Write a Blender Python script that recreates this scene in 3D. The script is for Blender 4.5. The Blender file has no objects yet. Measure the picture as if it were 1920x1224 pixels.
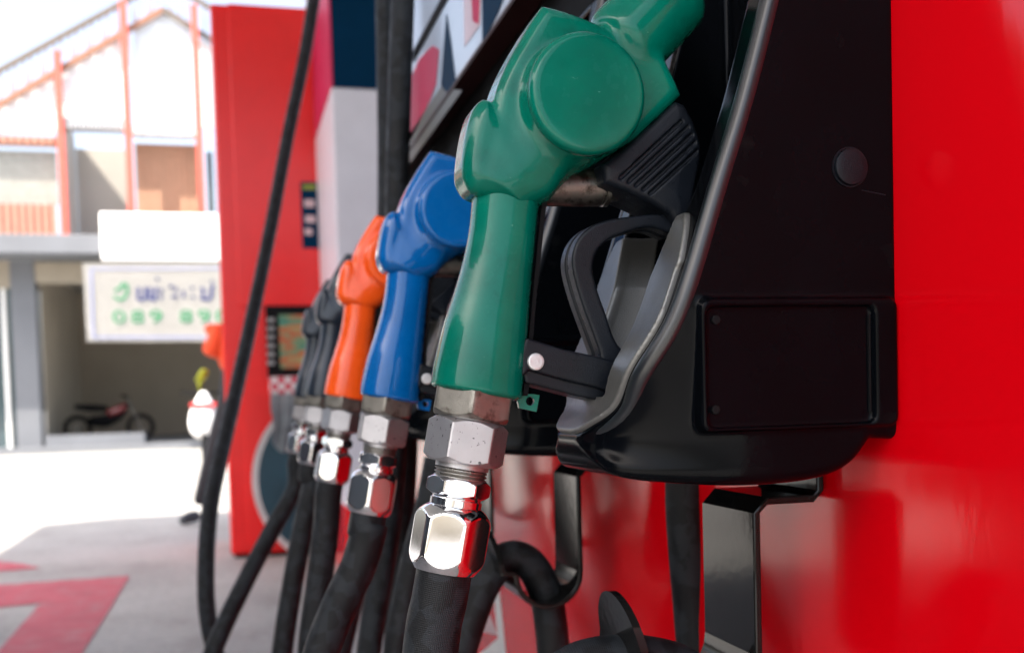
import bpy, bmesh, math, random
import numpy as np
from mathutils import Vector, Matrix
random.seed(7)
scene = bpy.context.scene
col = scene.collection

# ------------------------------------------------------------------ camera
FPX, CAMZ = 1965.0, 0.85                      # focal length in photo pixels, camera height
PITCH, ROLL = 0.0417, 0.028
PSI = math.atan(0.2664)
CY = 827.3
_F0 = Vector((math.cos(PSI), -math.sin(PSI), 0)); _Z = Vector((0, 0, 1))
_R0 = Vector((-math.sin(PSI), -math.cos(PSI), 0))
_F = _F0*math.cos(PITCH) - _Z*math.sin(PITCH)
_U0 = _Z*math.cos(PITCH) + _F0*math.sin(PITCH)
_R = _R0*math.cos(ROLL) - _U0*math.sin(ROLL)
_U = _U0*math.cos(ROLL) + _R0*math.sin(ROLL)
CAM = Vector((0, 0, CAMZ))
cd = bpy.data.cameras.new('camera'); cam = bpy.data.objects.new('camera', cd); col.objects.link(cam)
m = Matrix.Identity(4)
for i in range(3):
    m[i][0] = _R[i]; m[i][1] = _U[i]; m[i][2] = -_F[i]; m[i][3] = CAM[i]
cam.matrix_world = m
cd.sensor_width = 36; cd.lens = FPX/1920*36; cd.shift_y = (CY-612)/1920
cd.clip_start = 0.02; cd.clip_end = 3000
cd.dof.use_dof = True; cd.dof.focus_distance = 0.475; cd.dof.aperture_fstop = 10.5
scene.camera = cam

# ------------------------------------------------------------------ light
SUN_EL, SUN_AZ = math.radians(52), math.radians(118)   # azimuth of the sun measured from +X towards +Y
sdir = Vector((math.cos(SUN_EL)*math.cos(SUN_AZ), math.cos(SUN_EL)*math.sin(SUN_AZ), math.sin(SUN_EL)))
w = bpy.data.worlds.new("World"); scene.world = w; w.use_nodes = True
nt = w.node_tree; bg = nt.nodes['Background']
sky = nt.nodes.new('ShaderNodeTexSky'); sky.sky_type = 'NISHITA'; sky.sun_disc = False
sky.sun_elevation = SUN_EL; sky.sun_rotation = math.pi/2 - SUN_AZ
sky.dust_density = 5.0; sky.air_density = 1.0; sky.ozone_density = 1.0
hs = nt.nodes.new('ShaderNodeHueSaturation'); hs.inputs['Saturation'].default_value = .75; hs.inputs['Value'].default_value = 1.1
nt.links.new(sky.outputs[0], hs.inputs['Color']); nt.links.new(hs.outputs[0], bg.inputs[0]); bg.inputs[1].default_value = 0.15
sl = bpy.data.lights.new('sun', 'SUN'); sl.energy = 4.5; sl.angle = math.radians(0.5); sl.color = (1, .92, .80)
so = bpy.data.objects.new('sun', sl); col.objects.link(so); so.rotation_euler = sdir.to_track_quat('Z', 'Y').to_euler()
so.location = (0, 6, 9)
vs = scene.view_settings
scene.display_settings.display_device = 'sRGB'
vs.view_transform = 'Standard'; vs.look = 'None'; vs.gamma = 1; vs.use_curve_mapping = False
vs.exposure = 1.65

# ------------------------------------------------------------------ where a photo pixel lies on a real plane
def ray(px, py):
    return _F + _R*((px-960)/FPX) + _U*((CY-py)/FPX)
def onX(px, py, X):
    d = ray(px, py); return CAM + d*(X/d.x)
def onY(px, py, Y):
    d = ray(px, py); return CAM + d*(Y/d.y)
def onZ(px, py, Z=0.0):
    d = ray(px, py); return CAM + d*((Z-CAMZ)/d.z)

# ------------------------------------------------------------------ object helpers
def tag(o, label=None, cat=None, group=None, kind=None):
    if label: o['label'] = label
    if cat: o['category'] = cat
    if group: o['group'] = group
    if kind: o['kind'] = kind
    return o
def empty(name, loc):
    o = bpy.data.objects.new(name, None); o.location = loc; o.empty_display_size = .05; col.objects.link(o); return o
def link(name, me, mat, parent=None, origin=None):
    o = bpy.data.objects.new(name, me); col.objects.link(o)
    if not me.materials: me.materials.append(mat)
    else: me.materials[0] = mat
    if parent is not None: o.parent = parent
    return o
def root_of(p):
    v = Vector((0, 0, 0))
    while p is not None:
        v += p.location; p = p.parent
    return v
def sharpen(bm, ang):
    for e in bm.edges:
        if len(e.link_faces) == 2:
            try: a = e.calc_face_angle()
            except Exception: a = 0
            fa, fb_ = e.link_faces[0].calc_area(), e.link_faces[1].calc_area()
            e.smooth = a < ang and not (a > .06 and max(fa, fb_) > 8*min(fa, fb_))
    for f in bm.faces: f.smooth = True
def fin(name, bm, mat, parent=None, smooth=None, merge=False):
    """world-space bmesh -> object (local to its parent)"""
    if merge: bmesh.ops.remove_doubles(bm, verts=bm.verts, dist=1e-6)
    bmesh.ops.recalc_face_normals(bm, faces=bm.faces)
    if smooth is not None: sharpen(bm, math.radians(smooth))
    if parent is not None: off = root_of(parent)
    else:
        xs = [v.co for v in bm.verts]
        off = Vector(((min(v.x for v in xs)+max(v.x for v in xs))/2, (min(v.y for v in xs)+max(v.y for v in xs))/2, min(v.z for v in xs)))
    bmesh.ops.translate(bm, verts=bm.verts, vec=-off)
    me = bpy.data.meshes.new(name); bm.to_mesh(me); bm.free()
    o = link(name, me, mat, parent)
    if parent is None: o.location = off
    return o
def children(o): return [c for c in bpy.data.objects if c.parent == o]
def copy_tree(o, parent=None):
    c = o.copy(); col.objects.link(c); c.parent = parent
    for ch in children(o): copy_tree(ch, c)
    return c
def set_mat(o, mat):
    o.material_slots[0].link = 'OBJECT'; o.material_slots[0].material = mat

def box(bm, lo, hi, bevel=0):
    lo = Vector(lo); hi = Vector(hi)
    lo, hi = Vector([min(a, b) for a, b in zip(lo, hi)]), Vector([max(a, b) for a, b in zip(lo, hi)])
    r = bmesh.ops.create_cube(bm, size=1)
    for v in r['verts']:
        v.co = Vector([lo[i] + (v.co[i]+.5)*(hi[i]-lo[i]) for i in range(3)])
    if bevel:
        es = list({e for v in r['verts'] for e in v.link_edges})
        bmesh.ops.bevel(bm, geom=es, offset=bevel, segments=3, profile=.6, affect='EDGES')
def prism(bm, pts, d, bevel=0, seg=2):
    """closed outline (world points) pushed along vector d"""
    a = [bm.verts.new(p) for p in pts]; b = [bm.verts.new(Vector(p)+d) for p in pts]
    fs = [bm.faces.new(a), bm.faces.new(list(reversed(b)))]
    n = len(a)
    for i in range(n): fs.append(bm.faces.new((a[i], b[i], b[(i+1) % n], a[(i+1) % n])))
    if bevel:
        es = [e for e in fs[0].edges] + [e for e in fs[1].edges]
        bmesh.ops.bevel(bm, geom=es, offset=bevel, segments=seg, profile=.5, affect='EDGES')
def sheet(bm, pts):
    bm.faces.new([bm.verts.new(p) for p in pts])
def catmull(pts, n=8, closed=False):
    P = [Vector(p) for p in pts]; out = []
    N = len(P)
    rng = range(N) if closed else range(N-1)
    for i in rng:
        g = (lambda k: P[k % N]) if closed else (lambda k: P[max(0, min(N-1, k))])
        p0, p1, p2, p3 = g(i-1), g(i), g(i+1), g(i+2)
        for k in range(n):
            t = k/n
            out.append(.5*((2*p1)+(p2-p0)*t+(2*p0-5*p1+4*p2-p3)*t*t+(3*p1-p0-3*p2+p3)*t*t*t))
    if not closed: out.append(P[-1])
    return out
def tube(bm, path, r, seg=20, cap=True, uvscale=1.0):
    """round tube with UVs: u round it, v metres along it"""
    uv = bm.loops.layers.uv.verify()
    path = [Vector(p) for p in path]
    T = []
    for i in range(len(path)):
        T.append((path[min(i+1, len(path)-1)]-path[max(i-1, 0)]).normalized())
    ref = Vector((1, 0, 0)) if abs(T[0].x) < .9 else Vector((0, 1, 0))
    nrm = T[0].cross(ref).normalized()
    rings = []; L = 0; Ls = []
    for i, p in enumerate(path):
        if i: L += (p-path[i-1]).length
        Ls.append(L)
        nrm = (nrm - T[i]*nrm.dot(T[i])).normalized(); bn = T[i].cross(nrm)
        rr = r[i] if isinstance(r, (list, tuple)) else r
        rings.append([bm.verts.new(p + (nrm*math.cos(a)+bn*math.sin(a))*rr) for a in [2*math.pi*k/seg for k in range(seg)]])
    for i in range(len(rings)-1):
        for k in range(seg):
            k2 = (k+1) % seg
            f = bm.faces.new((rings[i][k], rings[i][k2], rings[i+1][k2], rings[i+1][k]))
            for l, (u, v) in zip(f.loops, ((k/seg, Ls[i]), ((k+1)/seg, Ls[i]), ((k+1)/seg, Ls[i+1]), (k/seg, Ls[i+1]))):
                l[uv].uv = (u, v*uvscale)
    if cap:
        bm.faces.new(list(reversed(rings[0]))); bm.faces.new(rings[-1])
def lathe(bm, A, B, prof, seg=64, hexa=None, spin=0.0):
    """rows (t along A->B in metres, radius[, apothem]) ; apothem makes a hexagon trimmed by the radius"""
    A = Vector(A); B = Vector(B); ax = (B-A).normalized()
    ref = Vector((1, 0, 0)) if abs(ax.x) < .9 else Vector((0, 0, 1)); u = (ref-ax*ref.dot(ax)).normalized(); v = ax.cross(u)
    rings = []
    for row in prof:
        t, r = row[0], row[1]; ap = row[2] if len(row) > 2 else None
        ring = []
        for k in range(seg):
            a = 2*math.pi*k/seg
            rr = r
            if ap:
                w_ = ((a-spin) % (math.pi/3)) - math.pi/6
                rr = min(r, ap/math.cos(w_))
            ring.append(bm.verts.new(A+ax*t+(u*math.cos(a)+v*math.sin(a))*rr))
        rings.append(ring)
    for i in range(len(rings)-1):
        for k in range(seg):
            k2 = (k+1) % seg
            bm.faces.new((rings[i][k], rings[i][k2], rings[i+1][k2], rings[i+1][k]))
    bm.faces.new(list(reversed(rings[0]))); bm.faces.new(rings[-1])
def hexrows(t0, t1, ap, rc=None, ch=None, n=10):
    """hex nut with turned (30 degree) chamfers at both ends"""
    R = ap/math.cos(math.pi/6); rc = rc or R*.985
    ch = ch if ch is not None else (R-ap)*.62
    rows = []
    def rad(t):
        e = min(t-t0, t1-t)
        return min(rc, ap*0.955 + e*((rc-ap*.955)/ch) if e < ch else rc)
    ts = [t0+ch*i/n for i in range(n+1)] + [t1-ch*(n-i)/n for i in range(n+1)]
    for t in ts: rows.append((t, rad(t), ap))
    return rows

# ------------------------------------------------------------------ distance-field modelling (castings and mouldings)
def polysdf(P, Y, Z):
    """signed distance to a closed polygon; P list of (y,z)"""
    P = np.array(P, dtype=np.float64); d = np.full(np.broadcast(Y, Z).shape, 1e9); s = np.ones_like(d)
    N = len(P); j = N-1
    for i in range(N):
        ex, ey = P[j]-P[i]; wx = Y-P[i][0]; wy = Z-P[i][1]
        t = np.clip((wx*ex+wy*ey)/(ex*ex+ey*ey+1e-18), 0, 1)
        bx = wx-ex*t; by = wy-ey*t
        d = np.minimum(d, bx*bx+by*by)
        c1 = Z >= P[i][1]; c2 = Z < P[j][1]; c3 = ex*wy > ey*wx
        flip = (c1 & c2 & c3) | (~c1 & ~c2 & ~c3)
        s = np.where(flip, -s, s); j = i
    return s*np.sqrt(d)
def smin(a, b, k):
    h = np.clip(.5+.5*(b-a)/k, 0, 1); return b*(1-h)+a*h-k*h*(1-h)
def smax(a, b, k): return -smin(-a, -b, k)
def rbox(d2, dx, r):
    """intersection of two fields with an edge rounded by r"""
    a = d2+r; b = dx+r
    return np.minimum(np.maximum(a, b), 0)+np.sqrt(np.maximum(a, 0)**2+np.maximum(b, 0)**2)-r
def segfield(A, B, Y, Z):
    """2-D: along (0..L) and across coordinates of segment A->B"""
    A = np.array(A); B = np.array(B); L = np.linalg.norm(B-A); e = (B-A)/L
    return (Y-A[0])*e[0]+(Z-A[1])*e[1], -(Y-A[0])*e[1]+(Z-A[1])*e[0], L
def netmesh(f, lo, hi, h):
    """surface nets"""
    n = [int(math.ceil((hi[i]-lo[i])/h))+1 for i in range(3)]
    ax = [lo[i]+h*np.arange(n[i]) for i in range(3)]
    X = ax[0][:, None, None]; Y = ax[1][None, :, None]; Z = ax[2][None, None, :]
    V = np.broadcast_to(f(X, Y, Z), n).astype(np.float32)
    ins = V < 0
    c = [slice(0, -1), slice(1, None)]
    cnt = np.zeros([k-1 for k in n], np.int8)
    for i in (0, 1):
        for j in (0, 1):
            for k in (0, 1): cnt += ins[c[i], c[j], c[k]]
    act = (cnt > 0) & (cnt < 8)
    idx = -np.ones(act.shape, np.int64); I = np.argwhere(act); idx[act] = np.arange(len(I))
    acc = np.zeros((len(I), 3)); num = np.zeros(len(I))
    corners = [(i, j, k) for i in (0, 1) for j in (0, 1) for k in (0, 1)]
    for a in corners:
        for d in range(3):
            if a[d] == 1: continue
            b = list(a); b[d] = 1
            va = V[I[:, 0]+a[0], I[:, 1]+a[1], I[:, 2]+a[2]]; vb = V[I[:, 0]+b[0], I[:, 1]+b[1], I[:, 2]+b[2]]
            mk = (va < 0) != (vb < 0)
            t = np.where(mk, va/(va-vb+1e-20), 0)
            p = np.tile(np.array(a, float), (len(I), 1)); p[:, d] += t
            acc[mk] += p[mk]; num[mk] += 1
    verts = (I+acc/num[:, None])*h+np.array(lo)
    quads = []
    for d in range(3):
        o1, o2 = [(1, 2), (2, 0), (0, 1)][d]
        sl_a = [slice(1, -1)]*3; sl_a[d] = slice(0, -1); sl_b = list(sl_a); sl_b[d] = slice(1, None)
        A = ins[tuple(sl_a)]; B = ins[tuple(sl_b)]
        for sgn, mk in ((0, A & ~B), (1, ~A & B)):
            E = np.argwhere(mk)
            if not len(E): continue
            off = np.array([1, 1, 1]); off[d] = 0; E = E+off
            u1 = np.zeros(3, int); u1[o1] = 1; u2 = np.zeros(3, int); u2[o2] = 1
            q = [E-u1-u2, E-u2, E, E-u1]
            q = np.stack([idx[k[:, 0], k[:, 1], k[:, 2]] for k in q], 1)
            if sgn: q = q[:, ::-1]
            quads.append(q)
    return verts, np.concatenate(quads)
def netobj(name, f, lo, hi, h, mat, parent, relax=0, sharp=None):
    v, q = netmesh(f, lo, hi, h)
    me = bpy.data.meshes.new(name); off = root_of(parent)
    v = v-np.array(off)
    me.vertices.add(len(v)); me.vertices.foreach_set('co', v.ravel())
    me.loops.add(len(q)*4); me.loops.foreach_set('vertex_index', q.ravel().astype(np.int32))
    me.polygons.add(len(q)); me.polygons.foreach_set('loop_start', np.arange(0, len(q)*4, 4, dtype=np.int32))
    me.polygons.foreach_set('use_smooth', np.ones(len(q), bool))
    me.update(calc_edges=True); me.validate()
    if relax or sharp:
        bm = bmesh.new(); bm.from_mesh(me)
        for _ in range(relax): bmesh.ops.smooth_vert(bm, verts=bm.verts, factor=.5, use_axis_x=True, use_axis_y=True, use_axis_z=True)
        bm.to_mesh(me); bm.free()
    return link(name, me, mat, parent)

# ------------------------------------------------------------------ materials
def nodes(name):
    mt = bpy.data.materials.new(name); mt.use_nodes = True
    n = mt.node_tree.nodes; l = mt.node_tree.links
    return mt, n, l, n['Principled BSDF']
def mat(name, c, rough=.5, metal=0, var=.12, vs_=8., bump=0, bscale=60., coat=0, spec=.5, rvar=.0, dirt=None, dscale=30., dlo=.55, dhi=.75, coatr=.05, stretch=None, fleck=None):
    mt, n, l, p = nodes(name)
    tc = n.new('ShaderNodeTexCoord'); src = tc.outputs['Object']
    if stretch:
        mp = n.new('ShaderNodeMapping'); mp.inputs['Scale'].default_value = stretch; l.new(src, mp.inputs[0]); src = mp.outputs[0]
    no = n.new('ShaderNodeTexNoise'); no.inputs['Scale'].default_value = vs_; no.inputs['Detail'].default_value = 6; l.new(src, no.inputs[0])
    mr = n.new('ShaderNodeMapRange'); mr.inputs[1].default_value = .3; mr.inputs[2].default_value = .7; mr.inputs[3].default_value = 1-var; mr.inputs[4].default_value = 1+var
    l.new(no.outputs[0], mr.inputs[0])
    mx = n.new('ShaderNodeMix'); mx.data_type = 'RGBA'; mx.blend_type = 'MULTIPLY'; mx.inputs[0].default_value = 1
    mx.inputs[6].default_value = (*c, 1); l.new(mr.outputs[0], mx.inputs[7]); out = mx.outputs[2]
    if dirt:
        d = n.new('ShaderNodeTexNoise'); d.inputs['Scale'].default_value = dscale; d.inputs['Detail'].default_value = 8; d.inputs['Roughness'].default_value = .6; l.new(src, d.inputs[0])
        dr = n.new('ShaderNodeMapRange'); dr.inputs[1].default_value = dlo; dr.inputs[2].default_value = dhi; l.new(d.outputs[0], dr.inputs[0])
        m2 = n.new('ShaderNodeMix'); m2.data_type = 'RGBA'; l.new(dr.outputs[0], m2.inputs[0]); l.new(out, m2.inputs[6]); m2.inputs[7].default_value = (*dirt, 1); out = m2.outputs[2]
    if fleck:
        mq = n.new('ShaderNodeMapping'); mq.inputs['Scale'].default_value = (1, 1, 2.6); mq.inputs['Rotation'].default_value = (.5, 0, 0); l.new(src, mq.inputs[0])
        d = n.new('ShaderNodeTexNoise'); d.inputs['Scale'].default_value = 95; d.inputs['Detail'].default_value = 5; d.inputs['Roughness'].default_value = .7; l.new(mq.outputs[0], d.inputs[0])
        dr = n.new('ShaderNodeMapRange'); dr.inputs[1].default_value = .70; dr.inputs[2].default_value = .73; l.new(d.outputs[0], dr.inputs[0])
        m2 = n.new('ShaderNodeMix'); m2.data_type = 'RGBA'; l.new(dr.outputs[0], m2.inputs[0]); l.new(out, m2.inputs[6]); m2.inputs[7].default_value = (*fleck, 1); out = m2.outputs[2]
    l.new(out, p.inputs['Base Color'])
    p.inputs['Roughness'].default_value = rough; p.inputs['Metallic'].default_value = metal
    p.inputs['Specular IOR Level'].default_value = spec
    if rvar:
        r2 = n.new('ShaderNodeMapRange'); r2.inputs[1].default_value = .3; r2.inputs[2].default_value = .7
        r2.inputs[3].default_value = max(0, rough-rvar); r2.inputs[4].default_value = rough+rvar
        n2 = n.new('ShaderNodeTexNoise'); n2.inputs['Scale'].default_value = vs_*5; n2.inputs['Detail'].default_value = 8; l.new(src, n2.inputs[0])
        l.new(n2.outputs[0], r2.inputs[0]); l.new(r2.outputs[0], p.inputs['Roughness'])
    if coat: p.inputs['Coat Weight'].default_value = coat; p.inputs['Coat Roughness'].default_value = coatr
    if bump:
        b = n.new('ShaderNodeTexNoise'); b.inputs['Scale'].default_value = bscale; b.inputs['Detail'].default_value = 4; l.new(src, b.inputs[0])
        bp = n.new('ShaderNodeBump'); bp.inputs['Strength'].default_value = bump; bp.inputs['Distance'].default_value = .001
        l.new(b.outputs[0], bp.inputs['Height']); l.new(bp.outputs[0], p.inputs['Normal'])
        if coat: l.new(bp.outputs[0], p.inputs['Coat Normal'])
    return mt
M = {}
M['green'] = mat('green_paint', (0.0, .125, .085), .24, spec=.1, var=.22, vs_=26, coat=.4, coatr=.04, fleck=(.16, .33, .27), bump=.03, bscale=500, rvar=.08, dirt=(.004, .06, .045), dscale=34, dlo=.56, dhi=.80)
M['blue'] = mat('blue_paint', (0.0, .10, .34), .28, spec=.1, var=.12, vs_=22, coat=.7, coatr=.07, rvar=.08, dirt=(.0, .035, .13), dscale=48, dlo=.64, dhi=.85)
M['orange'] = mat('orange_paint', (.90, .10, .010), .3, spec=.15, var=.1, vs_=22, coat=.7, coatr=.08, rvar=.08)
M['navy'] = mat('dark_navy_vinyl', (.012, .02, .034), .35, var=.2, coat=.4, coatr=.1, spec=.3)
M['red'] = mat('red_enamel', (.68, .0, .005), .13, var=.03, vs_=2.5, bump=.08, bscale=95, rvar=.03, spec=.36, stretch=(1, 1, .35))
M['boot'] = mat('black_moulding', (.0015, .002, .003), .13, var=.25, vs_=16, bump=.03, bscale=1400, rvar=.03, spec=.075, dirt=(.006, .0065, .007), dscale=40, dlo=.62, dhi=.8)
M['blackplastic'] = mat('black_plastic', (.006, .008, .012), .34, var=.25, vs_=40, bump=.25, bscale=1800, rvar=.08, spec=.2, dirt=(.018, .019, .021), dscale=70, dlo=.6, dhi=.85)
M['edge'] = mat('satin_black_highlight', (.008, .010, .013), .3, var=.1, vs_=20, spec=.62)  # gloss for the added highlight tube on the holder rims
M['matteblack'] = mat('matte_black', (.006, .006, .007), .7, var=.2, spec=.08)
M['pewter'] = mat('grey_rubber_liner', (.165, .165, .16), .34, metal=.6, var=.06, vs_=30, bump=.2, bscale=1800, rvar=.04, dirt=(.10, .10, .095), dscale=60, dlo=.6, dhi=.85)
M['steel'] = mat('worn_steel', (.33, .32, .30), .34, metal=.95, var=.22, vs_=60, bump=.4, bscale=900, rvar=.1, dirt=(.04, .036, .03), dscale=160, dlo=.58, dhi=.7)
M['caststeel'] = mat('cast_steel', (.40, .39, .40), .42, metal=.85, var=.08, vs_=60, bump=.12, bscale=2600, rvar=.05, dirt=(.05, .05, .05), dscale=420, dlo=.63, dhi=.67)
M['darksteel'] = mat('blackened_steel', (.16, .15, .135), .36, metal=.9, var=.3, vs_=50, bump=.12, bscale=1500, rvar=.1, dirt=(.04, .036, .03), dscale=150, dlo=.5, dhi=.66)
M['nutsteel'] = mat('aged_nut_steel', (.24, .23, .205), .42, metal=.85, var=.25, vs_=50, bump=.12, bscale=1500, rvar=.08, dirt=(.07, .06, .05), dscale=110, dlo=.52, dhi=.68)
M['chrome'] = mat('chrome', (.84, .84, .86), .07, metal=1, var=.04, rvar=.03, dirt=(.45, .44, .43), dscale=500, dlo=.70, dhi=.78)
M['rivet'] = mat('zinc_rivet', (.55, .55, .56), .45, metal=.6, var=.08, bump=.3, bscale=600)
M['gloss'] = mat('gloss_black_steel', (.008, .008, .008), .10, var=.2, vs_=30, spec=.25, bump=.05, bscale=160, dirt=(.03, .025, .02), dscale=120, dlo=.68, dhi=.76)
M['white'] = mat('white_paint', (.78, .78, .77), .4, var=.03, coat=.3)
M['panelwhite'] = mat('glossy_white_panel', (.46, .53, .64), .25, var=.05, coat=.3)
M['navydecal'] = mat('navy_film', (.002, .026, .065), .5, var=.08, spec=.02)
M['crimson'] = mat('crimson_film', (.50, .02, .08), .45, var=.08, spec=.1)
M['pinkfilm'] = mat('pale_pink_film', (.60, .42, .44), .3, var=.05)
M['greyfilm'] = mat('grey_film', (.09, .09, .075), .4, var=.1, spec=.2)
def hose_mat(name, c=.016):
    mt, n, l, p = nodes(name)
    uv = n.new('ShaderNodeUVMap'); sep = n.new('ShaderNodeSeparateXYZ'); l.new(uv.outputs[0], sep.inputs[0])
    def math_(op, a, b=None):
        q = n.new('ShaderNodeMath'); q.operation = op
        for i, s in enumerate((a, b)):
            if s is None: continue
            if isinstance(s, (int, float)): q.inputs[i].default_value = s
            else: l.new(s, q.inputs[i])
        return q.outputs[0]
    # woven cloth impression: two crossed spirals
    s1 = math_('SINE', math_('ADD', math_('MULTIPLY', sep.outputs[0], 2*math.pi*46), math_('MULTIPLY', sep.outputs[1], 3400)))
    s2 = math_('SINE', math_('SUBTRACT', math_('MULTIPLY', sep.outputs[0], 2*math.pi*46), math_('MULTIPLY', sep.outputs[1], 3400)))
    wv = math_('MULTIPLY', s1, s2)
    # wrap seam, one turn each 110 mm
    sm = math_('FRACT', math_('ADD', sep.outputs[0], math_('MULTIPLY', sep.outputs[1], 9)))
    sm = math_('LESS_THAN', sm, .035)
    tc = n.new('ShaderNodeTexCoord'); no = n.new('ShaderNodeTexNoise'); no.inputs['Scale'].default_value = 55; no.inputs['Detail'].default_value = 6
    l.new(tc.outputs['Object'], no.inputs[0])
    ramp = n.new('ShaderNodeValToRGB'); e = ramp.color_ramp.elements
    e[0].position = .49; e[0].color = (c*.5, c*.56, c*.66, 1); e[1].position = .53; e[1].color = (c*1.0, c*1.2, c*1.45, 1)
    vo = n.new('ShaderNodeTexVoronoi'); vo.inputs['Scale'].default_value = 95; l.new(tc.outputs['Object'], vo.inputs[0]); sp = n.new('ShaderNodeSeparateColor'); l.new(vo.outputs['Color'], sp.inputs[0])
    fc = math_('ADD', math_('MULTIPLY', no.outputs[0], .72), math_('MULTIPLY', sp.outputs[0], .28))
    l.new(fc, ramp.inputs[0]); l.new(ramp.outputs[0], p.inputs['Base Color'])
    rr = n.new('ShaderNodeMapRange'); rr.inputs[1].default_value = .4; rr.inputs[2].default_value = .6; rr.inputs[3].default_value = .38; rr.inputs[4].default_value = .6
    l.new(no.outputs[0], rr.inputs[0]); l.new(rr.outputs[0], p.inputs['Roughness'])
    p.inputs['Specular IOR Level'].default_value = .22
    h = math_('ADD', math_('MULTIPLY', wv, .35), math_('MULTIPLY', sm, -2.2)); h = math_('ADD', h, math_('MULTIPLY', no.outputs[0], 1.2))
    bp = n.new('ShaderNodeBump'); bp.inputs['Strength'].default_value = .5; bp.inputs['Distance'].default_value = .0006
    l.new(h, bp.inputs['Height']); l.new(bp.outputs[0], p.inputs['Normal'])
    return mt
M['hose'] = hose_mat('woven_black_rubber')
# ================================================================== THE STATION, UNIT BY UNIT
XN, STEP = .488, .285             # plane of the first nozzle, spacing along the dispenser
def N2(px, py, dx=0.0):
    p = onX(px, py, XN+dx); return (p.y, p.z)
def N3(px, py, dx=0.0): return onX(px, py, XN+dx)
def sm2(pts, n=6):
    return [(p.x, p.y) for p in catmull([(a, b, 0) for a, b in pts], n, closed=True)]

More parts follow.
